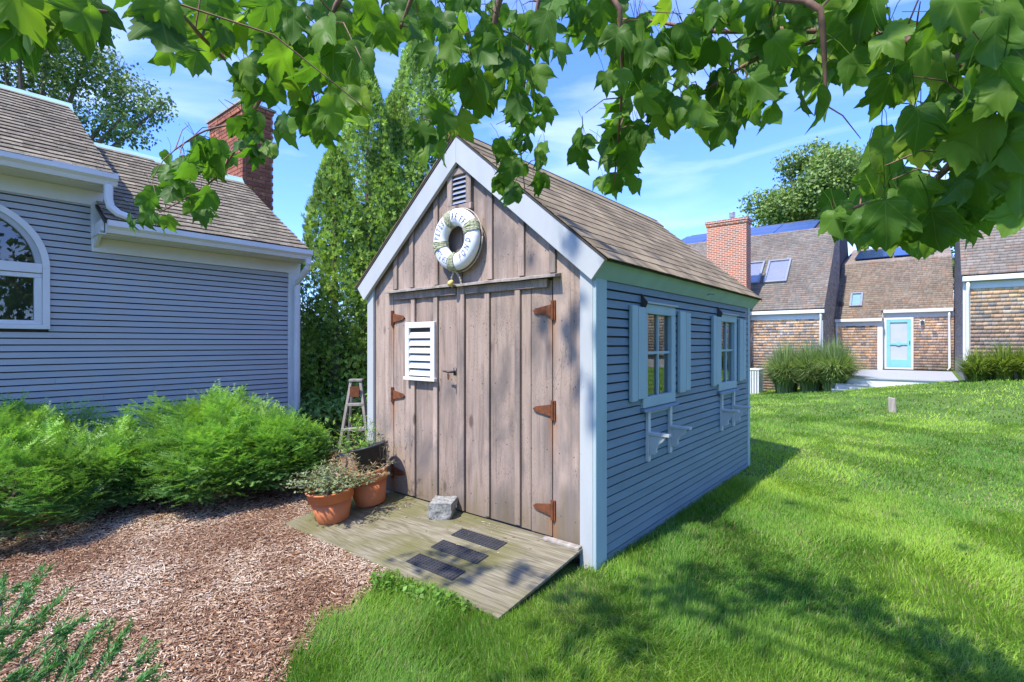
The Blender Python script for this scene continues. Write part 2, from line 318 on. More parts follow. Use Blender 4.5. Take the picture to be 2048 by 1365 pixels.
def shedwood_mat(root):
    m, n, l, b = nt('weathered_pink_boards', .85, .12); vec, rnd, _ = coords(n, l, (20, 20, 1.3))
    tc = n.new('ShaderNodeTexCoord'); tc.object = root; raw = tc.outputs['Object']
    g1 = noise_(n, l, vec, 1., 8, .8); v2, _, _ = coords(n, l, (90, 90, 5)); g2 = noise_(n, l, v2, 1., 6)
    v3, _, _ = coords(n, l, (3, 3, 1.4)); g3 = noise_(n, l, v3, 1., 5, .5)
    c = ramp_(n, l, g1, [(.25, (.18, .133, .10)), (.45, (.335, .252, .196)), (.72, (.42, .322, .255))])
    c = mix_(n, l, ramp_(n, l, g2, [(.30, .5), (.42, 0.)]), c, (.17, .135, .115))
    c = mix_(n, l, ramp_(n, l, g3, [(.47, 0.), (.64, .85)]), c, (.17, .142, .125))
    v5, _, _ = coords(n, l, (150, 150, 55)); sp = noise_(n, l, v5, 1., 4); v6, _, _ = coords(n, l, (7, 7, 3)); pa = noise_(n, l, v6, 1., 3)
    c = mix_(n, l, math_(n, l, 'MULTIPLY', ramp_(n, l, sp, [(.56, 0.), (.66, 1.)]), ramp_(n, l, pa, [(.42, .1), (.62, .85)])), c, (.13, .095, .075))                # grey weather patches
    # knots
    vo = n.new('ShaderNodeTexVoronoi'); vk, _, _ = coords(n, l, (3.4, 3.4, 1.5)); vo.inputs['Scale'].default_value = 1.; l.new(vk, vo.inputs[0])
    c = mix_(n, l, ramp_(n, l, vo.outputs['Distance'], [(.05, .9), (.10, 0.)]), c, (.12, .085, .07))
    s = n.new('ShaderNodeSeparateXYZ'); l.new(raw, s.inputs[0])
    low = math_(n, l, 'MULTIPLY_ADD', s.outputs[2], -1.25, math_(n, l, 'MULTIPLY_ADD', g1, 1.6, .14))
    c = mix_(n, l, ramp_(n, l, low, [(.35, 0.), (.85, .7)]), c, (.15, .115, .06))                 # damp, mossy feet of the boards
    for xc in (-2.085, -.335):                                                                    # rust runs under the hinges
        wx = math_(n, l, 'SUBTRACT', 1., math_(n, l, 'MULTIPLY', math_(n, l, 'ABSOLUTE', math_(n, l, 'SUBTRACT', s.outputs[0], xc)), 17.))
        for zc in (1.64, .95, .26):
            d = math_(n, l, 'SUBTRACT', zc, s.outputs[2])
            wz = math_(n, l, 'MULTIPLY', math_(n, l, 'GREATER_THAN', d, -.03), math_(n, l, 'SUBTRACT', 1., math_(n, l, 'MULTIPLY', d, 2.6)))
            f = math_(n, l, 'MULTIPLY', math_(n, l, 'MULTIPLY', math_(n, l, 'MAXIMUM', wx, 0.), math_(n, l, 'MAXIMUM', wz, 0.)), g1)
            c = mix_(n, l, math_(n, l, 'MULTIPLY', f, 1.3), c, (.30, .12, .035))
    k = math_(n, l, 'MULTIPLY_ADD', rnd, .28, .86); cc = n.new('ShaderNodeCombineXYZ')
    for i in range(3): l.new(k, cc.inputs[i])
    c = mix_(n, l, 1., c, cc.outputs[0], 'MULTIPLY'); l.new(c, b.inputs['Base Color'])
    bump_(n, l, b, g2, .45, .004); return m

# ------------------------------------------------------------------ the ground
def in_mulch(x, y):                                        # left of a wavering edge that runs from the ramp towards the viewer
    x = np.asarray(x, float); y = np.asarray(y, float)
    edge = np.interp(-y, [.8, 1.06, 1.4, 1.85, 2.6, 3.6], [-.95, -.93, -.78, -.52, 0.02, .45])+.05*np.sin(9*y)+.03*np.sin(23*y+1)
    return np.where(y < -.8, x < edge, (x < -2.3) & (y < 4.5))
gm = MB(); gx = np.concatenate([[-400, -150, -60, -30], np.arange(-16, 24.1, 1.0), [30, 60, 150, 400]]); gy = np.concatenate([[-400, -150, -60, -30, -15], np.arange(-8, 30.1, 1.0), [40, 60, 150, 400]])
gv = [(float(x), float(y), float(zg(x, y))-.004) for y in gy for x in gx]; nx = len(gx)
gf = [(j*nx+i, j*nx+i+1, (j+1)*nx+i+1, (j+1)*nx+i) for j in range(len(gy)-1) for i in range(nx-1)]
gm.add(gv, gf); gm.sm = True; go = gm.build('ground', M['ground']); go['kind'] = 'structure'
mm = MB(); ys = np.linspace(-5, 4.5, 60); vs = []
for y in ys:
    e = float(np.interp(-y, [.8, 1.06, 1.4, 1.85, 2.6, 3.6], [-.95, -.93, -.78, -.52, 0.02, .45]))+.05*math.sin(9*y)+.03*math.sin(23*y+1) if y < -.8 else (-.95 if y < -.35 else -2.3)
    vs += [(-9.5, y, .004), (e, y, .004)]
mm.add(vs, [(2*i, 2*i+1, 2*i+3, 2*i+2) for i in range(len(ys)-1)]); mo = mm.build('mulch_bed', M['mulch']); mo['kind'] = 'structure'

# ------------------------------------------------------------------ the garden shed
SW, SD, EZ, RZ = 2.44, 3.66, 1.96, 3.115                   # width, depth, height of roof line at the wall, ridge
SL = (RZ-2.0)/(1.22+.11)                                   # roof slope
def roofz(x): return RZ-SL*abs(x+1.22)                     # underside of the roof
shed = thing('garden_shed', 'small gabled garden shed with weathered plank doors and blue clapboard side', 'shed', (0, 0, 0))
M['wood'] = shedwood_mat(shed)
def shed_core():
    t = .05; m = MB()
    m.prism([(-SW+.02, SD-.03, .02), (-.02, SD-.03, .02), (-.02, SD-.03, roofz(-.02)-.03), (-1.22, SD-.03, RZ-.05), (-SW+.02, SD-.03, roofz(-SW)-.03)], (0, -.03, 0))
    m.prism([(-SW+.02, .045, .02), (-.02, .045, .02), (-.02, .045, roofz(-.02)-.03), (-1.22, .045, RZ-.05), (-SW+.02, .045, roofz(-SW)-.03)], (0, -.02, 0))
    m.box(-SW+.02, -SW+.06, .045, SD-.06, .02, 1.95); m.box(-SW+.06, -.06, .05, SD-.06, .03, .06)
    for a, b_, z0, z1 in ((.05, .735, .06, 1.95), (1.2, 2.535, .06, 1.95), (3.0, SD-.06, .06, 1.95), (.735, 1.2, .06, 1.065), (.735, 1.2, 1.7, 1.95), (2.535, 3.0, .06, 1.065), (2.535, 3.0, 1.7, 1.95)):
        m.box(-.06, -.02, a, b_, z0, z1)
    return m
shed_core().build('inner_wall', M['interior'], shed)
MB().box(-SW, 0, .01, SD, -.12, .02).build('sill_beam', M['underlay'], shed)
# door wall planks above the lintel and at both sides
def plank(x0, x1, z0, y0=0., y1=.022, zt=None, par=shed, name='plank'):
    zt0 = zt if zt else roofz(x0)-.03; zt1 = zt if zt else roofz(x1)-.03
    poly = [(x0, y0, z0), (x1, y0, z0), (x1, y0, zt1)]
    if not zt and x0 < -1.22 < x1: poly.append((-1.22, y0, RZ-.03))
    poly.append((x0, y0, zt0)); return MB().prism(poly, (0, y1-y0, 0)).build(name, M['wood'], par, bevel=.002)
g = .0025
up = [-2.08, -1.82, -1.507, -.905, -.6, -.307]
plank(-2.345, -2.085, .06); plank(-.332, -.10, .04)
xs = [-2.083]+up[1:]+[-.332]
for a, b_ in ((-2.083, -1.82), (-1.82, -1.507), (-1.507, -1.21), (-1.21, -.905), (-.905, -.6), (-.6, -.334)): plank(a+g, b_-g, 1.935)
for x in (-2.04, -1.82, -1.507, -.905, -.6, -.327):       # battens over the joints above the doors
    MB().box(x-.026, x+.026, -.02, -.001, 1.96, min(roofz(x-.03), roofz(x+.03))-.035).build('batten', M['wood'], shed, bevel=.003)
for x0, x1, px_ in ((-2.08, -1.212, (-1.793, -1.507)), (-1.208, -.337, (-.93, -.632, -.523))):   # the two doors
    door = MB().box(x0+.02, x1-.02, .023, .04, .16, 1.9).build('door', M['wood'], shed)
    ed = [x0]+list(px_)+[x1]
    for a, b_ in zip(ed[:-1], ed[1:]): MB().box(a+g, b_-g, .001, .022, .135+random.uniform(-.006, .006), 1.915).build('plank', M['wood'], door, bevel=.002)
    for x in px_:
        if x == -.523: continue
        MB().box(x-.027, x+.022, -.021, -.001, .15, 1.862).build('batten', M['wood'], door, bevel=.003)
    a, b_ = (x0+.03, x1-.05) if x0 < -2 else (x0+.045, x1-.03)
    MB().box(a, b_, -.026, -.001, 1.864, 1.925).build('top_rail', M['wood'], door, bevel=.003)
MB().box(-1.252, -1.172, -.024, -.0015, .14, 1.938).build('centre_batten', M['wood'], shed, bevel=.003)
def rag(x0, x1, n=16):
    m = MB(); vs = []
    for i in range(n+1):
        x = x0+(x1-x0)*i/n; d = -.062-random.uniform(0, .012)-(.01 if i in (n-1, n) else 0); z = 1.945+random.uniform(-.002, .003)
        vs += [(x, .0, z+.012), (x, d, z-.004), (x, d, z-.02), (x, .0, z-.012)]
    f = []
    for i in range(n):
        for k in range(4): f.append((4*i+k, 4*i+(k+1) % 4, 4*i+4+(k+1) % 4, 4*i+4+k))
    f += [(3, 2, 1, 0), (4*n, 4*n+1, 4*n+2, 4*n+3)]; return m.add(vs, f)
rag(-2.15, -.262).build('drip_board', M['oldwood'], shed)
def hinge(x, z, sgn):
    m = MB(); y0 = -.012 if sgn > 0 else -.013
    m.box(x-.018, x+.018, y0, -.001, z-.068, z+.068)
    m.prism([(x+sgn*.018, y0-.001, z-.04), (x+sgn*.02, y0-.001, z+.04), (x+sgn*.15, y0-.001, z+.018), (x+sgn*.172, y0-.001, z), (x+sgn*.15, y0-.001, z-.018)][::-1 if sgn > 0 else 1], (0, .01, 0))
    m.tube([(x, y0-.004, z-.066), (x, y0-.004, z+.066)], .008, 8)
    h = m.build('hinge', M['rust'], shed); b = MB()
    for bx, bz in ((x, .045), (x, -.045), (x+sgn*.06, .0), (x+sgn*.12, .0)): b.lathe([(.0, -.004), (.007, -.003), (.008, 0)], (0, 0, 0), 8)
    return h
for z in (1.702, 1.008, .318): hinge(-2.09, z, 1); hinge(-.325, z, -1)
# gable louvre and the white louvre on the left door
gv_ = MB(); x0, x1, z0, z1 = -1.352, -1.088, 2.53, 2.875
lv = MB().box(x0+.05, x1-.05, -.004, .0, z0+.05, z1-.06).build('gable_vent', M['underlay'], shed)
for b_ in ((x0, x0+.055, z0+.05, z1-.055), (x1-.055, x1, z0+.05, z1-.055), (x0-.004, x1+.004, z0, z0+.05), (x0-.03, x1+.03, z1-.055, z1)):
    MB().box(b_[0], b_[1], -.034, -.001, b_[2], b_[3]).build('vent_frame', M['wood'], lv, bevel=.003)
for i in range(6):
    z = z0+.062+i*.039; MB().hexa([(x0+.056, -.026, z), (x1-.056, -.026, z), (x1-.056, -.004, z+.026), (x0+.056, -.004, z+.026), (x0+.056, -.026, z+.007), (x1-.056, -.026, z+.007), (x1-.056, -.004, z+.033), (x0+.056, -.004, z+.033)]).build('slat', M['metal'], lv)
MB().box(-1.245, -1.195, -.022, -.001, 2.88, 2.985).build('batten', M['wood'], shed, bevel=.003)
x0, x1, z0, z1 = -1.868, -1.492, 1.155, 1.655
wv = MB().box(x0+.03, x1-.03, -.012, -.0225, z0+.03, z1-.03).build('door_vent', M['underlay'], shed)
for b_ in ((x0, x0+.05, z0+.03, z1-.05), (x1-.05, x1, z0+.03, z1-.05), (x0, x1, z1-.05, z1), (x0-.012, x1+.01, z0, z0+.03)):
    MB().box(b_[0], b_[1], -.046-(.010 if b_[3]-b_[2] < .04 else 0), -.021, b_[2], b_[3]).build('vent_frame', M['white'], wv, bevel=.003)
for i in range(6):
    z = z0+.042+i*.064
    MB().hexa([(x0+.05, -.043, z), (x1-.05, -.043, z), (x1-.05, -.024, z+.042), (x0+.05, -.024, z+.042), (x0+.05, -.043, z+.009), (x1-.05, -.043, z+.009), (x1-.05, -.024, z+.051), (x0+.05, -.024, z+.051)]).build('slat', M['white'], wv)
hm = MB().box(-1.278, -1.25, -.034, -.0245, 1.215, 1.275); hm.tube([(-1.264, -.034, 1.245), (-1.264, -.075, 1.245), (-1.30, -.085, 1.247), (-1.345, -.083, 1.25)], [.01, .01, .009, .006], 8)
hd = smooth(hm).build('door_handle', M['darkmetal'], shed)
MB().prism([(-1.29, -.085, 1.236), (-1.275, -.085, 1.22), (-1.279, -.085, 1.19), (-1.288, -.085, 1.18), (-1.296, -.085, 1.195), (-1.298, -.085, 1.225)], (0, .006, 0)).build('rusty_tag', M['rust'], hd)
# white trim: corner boards and rake boards
MB().box(-SW, -2.347, -.03, .0, -.02, roofz(-SW)-.02).build('corner_board', M['trim'], shed, bevel=.003)
MB().box(-.098, 0.0, -.03, .0, -.02, roofz(0)-.03).build('corner_board', M['trim'], shed, bevel=.003)
MB().box(-.001, .024, -.028, .118, -.02, roofz(0.05)-.03).build('side_corner_board', M['trim_side'], shed, bevel=.003)
MB().box(.0, .022, SD-.09, SD, -.02, roofz(0.05)-.03).build('side_corner_board', M['trim_side'], shed, bevel=.003)
ang = math.atan(SL); pn = (math.sin(ang), math.cos(ang))
for sg in (1, -1):
    w = .158; ox = 1.33; p = [(0, RZ), (ox, RZ-SL*ox), (ox-w*pn[0], RZ-SL*ox-w*pn[1]), (0, RZ-w/math.cos(ang))]
    q = [(-1.22+sg*a, -.064, z) for a, z in p]
    if sg < 0: q = q[::-1]
    MB().prism(q, (0, .032, 0)).build('rake_board', M['trim'], shed, bevel=.003)
    fx = -1.22+sg*ox; fz = RZ-SL*ox                         # tilted eave board, square to the roof
    p = [(fx, fz), (fx-sg*.137*pn[0]*1.0, fz-.137*pn[1]), (fx-sg*(.137*pn[0]+.022*pn[1]), fz-.137*pn[1]+.022*pn[0]), (fx-sg*.022*pn[1], fz+.022*pn[0])]
    MB().prism([(a, -.03, z-.002) for a, z in p][::-sg], (0, SD+.10, 0)).build('eave_board', M['trim_side'], shed, bevel=.002)
    MB().prism([(-1.22+sg*a, SD+.102, z) for a, z in [(0, RZ), (ox, RZ-SL*ox), (ox-w*pn[0], RZ-SL*ox-w*pn[1]), (0, RZ-w/math.cos(ang))]], (0, -.025, 0)).build('rake_board', M['trim_side'], shed)
# roof: deck and shingles laid one by one on the slope in view
rf = MB()
for sg in (1, -1):
    e = 1.345; rf.prism([(-1.22+sg*a, -.07, z) for a, z in [(0, RZ+.002), (e, RZ-SL*e+.002), (e, RZ-SL*e+.016), (0, RZ+.018)]], (0, SD+.20, 0))
roof = rf.build('roof', M['underlay'], shed)
SLEN = 1.36/math.cos(ang); NC = 14; ex = SLEN/NC
ud = Vector((0, 1, 0)); vd = Vector((-math.cos(ang), 0, math.sin(ang))); nd = Vector((math.sin(ang), 0, math.cos(ang)))
def shingle_mesh(w, ln, t, name='shingle'):
    m = MB().hexa([(0, 0, t), (w, 0, t), (w, ln, .003), (0, ln, .003), (0, 0, t+.007), (w, 0, t+.007), (w, ln, .007), (0, ln, .007)]); me = m.mesh(); me.name = name; return me
SHM = [shingle_mesh(w, ex*1.25, .006) for w in (.155, .18, .20, .225)]
def lay(parent, meshes, mat, O, u, v, n, width, ncourse, exp_, limit, name='shingle', jit=.004, gapw=.003, lift=.004):
    """shingles on a slope; single objects up to `limit`, returned list of leftovers"""
    R_ = Matrix((u, v, n)).transposed().to_4x4(); cnt = 0
    for c_ in range(ncourse):
        s = -random.uniform(0, .12)
        while s < width:
            me = random.choice(meshes); w = max(p.co.x for p in me.vertices); s0 = max(s, 0.); kx = (min(s+w, width)-s0)/w
            if cnt < limit and kx > .12:
                o = bpy.data.objects.new(name, me); C.objects.link(o); o.parent = parent
                p = Vector(O)+u*(s0+(random.uniform(-.006, .006) if s+w >= width else 0))+v*(c_*exp_+random.uniform(-jit, jit))+n*lift
                a = ORIG[parent.name]; o.matrix_local = Matrix.Translation(p-Vector(a)) @ R_ @ Matrix.Rotation(random.uniform(-.012, .012), 4, 'Z') @ Matrix.Diagonal((kx, 1, 1, 1)); cnt += 1
            s += w+gapw
    return cnt
for me in SHM: me.materials.append(M['roof_shed'])
e_ = 1.355
lay(roof, SHM, None, (-1.22+e_, -.075, RZ-SL*e_+.016), ud, vd, nd, SD+.16, NC, ex, 300, gapw=.001, jit=.002)
vl = Vector((math.cos(ang), 0, math.sin(ang))); nl = Vector((-math.sin(ang), 0, math.cos(ang)))
lm = MB()
for c_ in range(NC):
    p = Vector((-1.22-e_, -.075, RZ-SL*e_+.018))+vl*(c_*ex)
    a, b_ = p+nl*.006, p+vl*ex*1.2+nl*.003
    lm.hexa([tuple(a), tuple(a+Vector((0, SD+.2, 0))), tuple(b_+Vector((0, SD+.2, 0))), tuple(b_), tuple(a+nl*.008), tuple(a+Vector((0, SD+.2, 0))+nl*.008), tuple(b_+Vector((0, SD+.2, 0))+nl*.005), tuple(b_+nl*.005)])
lm.build('shingle_courses', M['roof_shed'], roof)
MB().prism([(-1.22+.11, -.078, RZ-SL*.11+.030), (-1.22, -.078, RZ+.036), (-1.22-.11, -.078, RZ-SL*.11+.030), (-1.22-.115, -.078, RZ-SL*.11+.044), (-1.22, -.078, RZ+.052), (-1.22+.115, -.078, RZ-SL*.11+.044)], (0, SD+.2, 0)).build('ridge_cap', M['roof_shed'], roof)
# clapboards of the long wall, cut round the two windows
exp_ = .0635; nc = 30
WINS = [(.656, 1.284), (2.439, 3.06)]
for i in range(nc):
    z0 = .0+i*exp_+random.uniform(-.0012, .0012); z1 = z0+exp_+.012
    if z0 > 1.9: continue
    z1 = min(z1, 1.93); segs = [(.119, SD-.091)]
    if z1 > 1.0 and z0 < 1.75: segs = [(.119, .655), (1.285, 2.438), (3.061, SD-.091)]
    elif random.random() < .6: c_ = random.uniform(.8, 2.9); segs = [(.119, c_-.001), (c_+.001, SD-.091)]
    for a, b_ in segs:
        MB().prism([(-.019, a, z0), (-.019, a, z0+exp_*.83), (.014, a, z0+exp_*.81), (.022, a, z0)], (0, b_-a, 0)).build('clapboard', M['siding_blue'], shed)
for wi, (a, b_) in enumerate(WINS):
    win = MB().box(-.02, .006, a+.03, a+.07, 1.03, 1.75).build('window', M['trim_side'], shed)
    for y0, y1, z0, z1 in ((a, a+.08, 1.066, 1.70), (b_-.085, b_, 1.066, 1.70), (a, b_, 1.70, 1.775), (a, b_, .985, 1.066)):
        MB().box(-.045, .036, y0, y1, z0, z1).build('window_frame', M['trim_side'], win, bevel=.003)
    ga, gb = a+.08, b_-.085; gm_ = (ga+gb)/2; zm = 1.40
    MB().box(-.012, .018, gm_-.010, gm_+.010, 1.066, 1.70).build('muntin', M['trim_side'], win); MB().box(-.0125, .0185, ga, gb, zm-.010, zm+.010).build('muntin', M['trim_side'], win)
    for y0, y1 in ((ga, gm_-.010), (gm_+.010, gb)):
        for z0, z1 in ((1.066, zm-.010), (zm+.010, 1.70)): MB().box(-.001, .003, y0, y1, z0, z1).build('pane', M['glass'], win)
    MB().hexa([(.0, a-.02, .962), (.062, a-.02, .958), (.062, b_+.015, .958), (0, b_+.015, .962), (0, a-.02, .985), (.05, a-.02, .978), (.05, b_+.015, .978), (0, b_+.015, .985)]).build('window_sill', M['siding_blue'], win)
    MB().box(.0, .052, a-.005, b_+.02, 1.776, 1.79).build('drip_cap', M['trim'], win)
    MB().prism([(.02, a-.012, 1.74), (.02, a-.012, 1.85), (.075, a-.012, 1.78), (.06, a-.012, 1.74)], (0, .006, 0)).build('hook', M['darkmetal'], win)
    for (y0, y1) in ((a-.215, a-.055), (b_+.068, b_+.315)):
        sh = MB().box(.018, .024, y0+.01, y1-.01, 1.1, 1.7).build('shutter', M['trim_side'], shed); ym = y0+(y1-y0)*(.6 if y0 < a else .55)
        yy = ((y0, ym-.004), (ym+.004, y1+(.05 if y0 < a else 0)))
        for k, (p, q) in enumerate(yy): MB().box(.024, .052, p, q, 1.052+(.01 if k else 0), 1.748-(.006 if k else 0)).build('shutter_board', M['trim_side'], sh, bevel=.003)
    for k, y in enumerate((a+.092, b_-.112)):
        br = MB().box(.018, .045, y-.022, y+.022, .575-.004*k, .958).build('shelf_bracket', M['shelfwhite'], shed, bevel=.003)
        z = .795; MB().box(.0452, .205, y-.024, y+.026, z-.02, z+.004).build('bracket_arm', M['shelfwhite'], br, bevel=.003)
        pr = [(.0455, .775), (.165, .775), (.165, .755), (.15, .735), (.122, .715), (.105, .69), (.10, .665), (.105, .65), (.085, .63), (.0455, .625)]
        MB().prism([(x, y-.012, zz) for x, zz in pr], (0, .024, 0)).build('bracket_scroll', M['shelfwhite'], br, bevel=.002)
    MB().box(.02, .034, a+.12, b_-.14, .935, .957).build('shelf_rail', M['trim_side'], shed)
wr = smooth(MB().tube([(.085, 1.93, 1.925), (.10, 1.95, 1.935), (.11, 2.01, 1.937), (.11, 2.05, 1.935)], .004, 5)); wr.build('wire_hook', M['darkmetal'], shed)

# ------------------------------------------------------------------ ramp and what stands on it
RS = .124
def rz(y): return .128+RS*y
rp = MB(); x0, x1, yb, yf = -2.36, -.075, -.006, -.88
rp.hexa([(x0, yf, rz(yf)-.019), (x1, yf, rz(yf)-.019), (x1, yb, rz(yb)-.019), (x0, yb, rz(yb)-.019), (x0, yf, rz(yf)), (x1, yf, rz(yf)), (x1, yb, rz(yb)), (x0, yb, rz(yb))])
ramp = thing('plywood_ramp', 'sloping weathered plywood ramp with green algae before the shed doors', 'ramp', (-1.2, -.4, 0))
rp.build('plywood_sheet', M['plywood'], ramp, bevel=.002)
for x in (-2.2, -1.2, -.25): MB().hexa([(x, -.8, .0), (x+.04, -.8, .0), (x+.04, -.035, .0), (x, -.035, .0), (x, -.8, rz(-.8)-.0195), (x+.04, -.8, rz(-.8)-.0195), (x+.04, -.035, rz(-.035)-.0195), (x, -.035, rz(-.035)-.0195)]).build('joist', M['oldwood'], ramp)
for a, b_ in ((-.37, -.08), (-2.33, -2.08)): MB().hexa([(a, -.075, rz(-.075)+.001), (b_, -.075, rz(-.075)+.001), (b_, -.034, rz(-.034)+.001), (a, -.034, rz(-.034)+.001), (a, -.075, rz(-.075)+.018), (b_, -.075, rz(-.075)+.018), (b_, -.034, rz(-.034)+.018), (a, -.034, rz(-.034)+.018)]).build('threshold_strip', M['oldwood'], ramp, bevel=.002)
def on_ramp(px, py):
    y = -.4
    for _ in range(20): p = loc(px, py, z=rz(y)); y = p[1]
    return p
for px, py, lab in ((957, 1079, 'black rubber tread strip with raised dots, highest of three on the ramp'), (918, 1104, 'black rubber tread strip with raised dots, middle of three on the ramp'), (870, 1134, 'black rubber tread strip with raised dots, lowest of three on the ramp')):
    c_ = on_ramp(px, py); m = MB(); hw, hd_ = .215, .058
    zz = lambda y, h: rz(y)+h
    Q = lambda a0, a1, b0, b1, h0, h1: m.hexa([(c_[0]+a0, c_[1]+b0, zz(c_[1]+b0, h0)), (c_[0]+a1, c_[1]+b0, zz(c_[1]+b0, h0)), (c_[0]+a1, c_[1]+b1, zz(c_[1]+b1, h0)), (c_[0]+a0, c_[1]+b1, zz(c_[1]+b1, h0)),
                                                (c_[0]+a0, c_[1]+b0, zz(c_[1]+b0, h1)), (c_[0]+a1, c_[1]+b0, zz(c_[1]+b0, h1)), (c_[0]+a1, c_[1]+b1, zz(c_[1]+b1, h1)), (c_[0]+a0, c_[1]+b1, zz(c_[1]+b1, h1))])
    Q(-hw, hw, -hd_, hd_, .001, .007)
    for i in range(15):
        for j in range(5):
            u = -hw+.015+i*.0275; v = -hd_+.014+j*.0225; Q(u-.0055, u+.0055, v-.005, v+.005, .007, .011)
    o = m.build('rubber_tread', M['rubber'], at=(c_[0], c_[1], c_[2])); o['label'] = lab; o['category'] = 'tread'; o['group'] = 'rubber treads on the ramp'
# bits of litter blown against the door foot, and the nail heads of the planks
rgl = np.random.default_rng(3); nL = 90; lx = rgl.uniform(-2.3, -.3, nL)**1; ly = -np.abs(rgl.normal(0, .22, nL))-.03; ly = np.maximum(ly, -.85); al = rgl.uniform(0, 6.28, nL)
inst('leaf_litter', [(-.5, 0, 0), (.5, .1, 0), (.35, 1, .25), (-.3, .9, .1)], [(0, 1, 2), (0, 2, 3)], frames(rows(np.cos(al), np.sin(al), np.full(nL, RS*.5)), np.tile((0, 0, 1.), (nL, 1))+rgl.normal(0, .15, (nL, 3)))*np.stack([rgl.uniform(.004, .011, nL), rgl.uniform(.012, .035, nL), rgl.uniform(.004, .012, nL)], -1)[:, None, :], rows(lx, ly, rz(ly)+.003), M['chipm'], col=np.array([(.42, .33, .22), (.25, .15, .08), (.50, .44, .36)])[rgl.integers(0, 3, nL)], kind='stuff')
nh_ = MB()
for z in (.28, .72, 1.18, 1.62, 2.12, 2.45):
    for x in np.arange(-2.28, -.12, .118):
        xx = x+random.uniform(-.015, .015); zz = z+random.uniform(-.02, .02)
        if zz < roofz(xx)-.2 and not (-1.89 < xx < -1.47 and 1.1 < zz < 1.7): nh_.box(xx-.0035, xx+.0035, -.0012, .002, zz-.0035, zz+.0035)
nh_.build('nail_heads', M['underlay'], shed, kind='stuff')
# stone
import bmesh
bm = bmesh.new(); bmesh.ops.create_icosphere(bm, subdivisions=4, radius=1)
for v in bm.verts:
    p = v.co; q = Vector((max(-.62, min(.62, p.x)), max(-.6, min(.6, p.y)), max(-.55, min(.5+.18*p.x, p.z)))); q *= 1+.16*mnoise.noise(p*2.1); v.co = Vector((q.x*.148, q.y*.125, q.z*.125))
    v.co += Vector(mnoise.noise_vector(p*5))*.009+Vector(mnoise.noise_vector(p*14))*.004
me = bpy.data.meshes.new('stone'); bm.to_mesh(me); bm.free(); c_ = on_ramp(879, 1036)
st = _link('stone', me, M['granite'], None); tagtop(st, (c_[0], c_[1]+.03, rz(c_[1])+.07), 'rough grey granite stone propped against the door foot', 'stone'); st.rotation_euler = (.1, .12, -TH+.5)
# pots
def pot(name, at, lab, rt, rb, h, tilt):
    t = thing(name, lab, 'pot', at, 'clay pots on the ramp'); T = Matrix.Rotation(tilt[0], 3, 'X') @ Matrix.Rotation(tilt[1], 3, 'Y')
    hb = h*.68
    smooth(MB().lathe([(0, .001), (rb*.96, .001), (rb, .008), (rb+(rt-rb)*.66, hb), (rb+(rt-rb)*.66-.012, hb), (rt-.03, h-.03), (0, h-.035)], at, 36, T)).build('pot_body', M['terracotta'], t)
    smooth(MB().lathe([(rb+(rt-rb)*.66, hb-.004), (rb+(rt-rb)*.66+.014, hb+.001), (rt-.006, h-.016), (rt+.004, h-.013), (rt+.006, h-.002), (rt-.004, h+.001), (rt-.016, h-.004), (rt-.03, hb)], at, 36, T)).build('pot_rim', M['terracotta'], t)
    smooth(MB().lathe([(0, h-.028), (rt-.026, h-.032)], at, 24, T)).build('soil', M['soil'], t); return t, T
c1 = on_ramp(667, 1038); c1 = (c1[0], c1[1], rz(c1[1])); pot('terracotta_pot', c1, 'clay pot of grey-green herbs at the ramp edge', .185, .125, .265, (.12, 0.))
c2 = on_ramp(742, 1006); c2 = (c2[0], c2[1], rz(c2[1])); pot2, T2 = pot('terracotta_pot', c2, 'clay pot holding a tilted black plastic pot beside the door', .185, .125, .30, (.12, -.10))
bp = thing('plastic_pot', 'black plastic nursery pot tipped inside the clay pot', 'pot', (c2[0]+.02, c2[1]+.02, c2[2]+.245)); a_ = ORIG[bp.name]; TB = Matrix.Rotation(.1, 3, 'X') @ Matrix.Rotation(-.22, 3, 'Y')
smooth(MB().lathe([(0, 0), (.105, 0), (.152, .235), (.168, .236), (.170, .252), (.155, .254), (.142, .22), (0, .20)], a_, 32, TB)).build('pot_body', M['blackplastic'], bp)
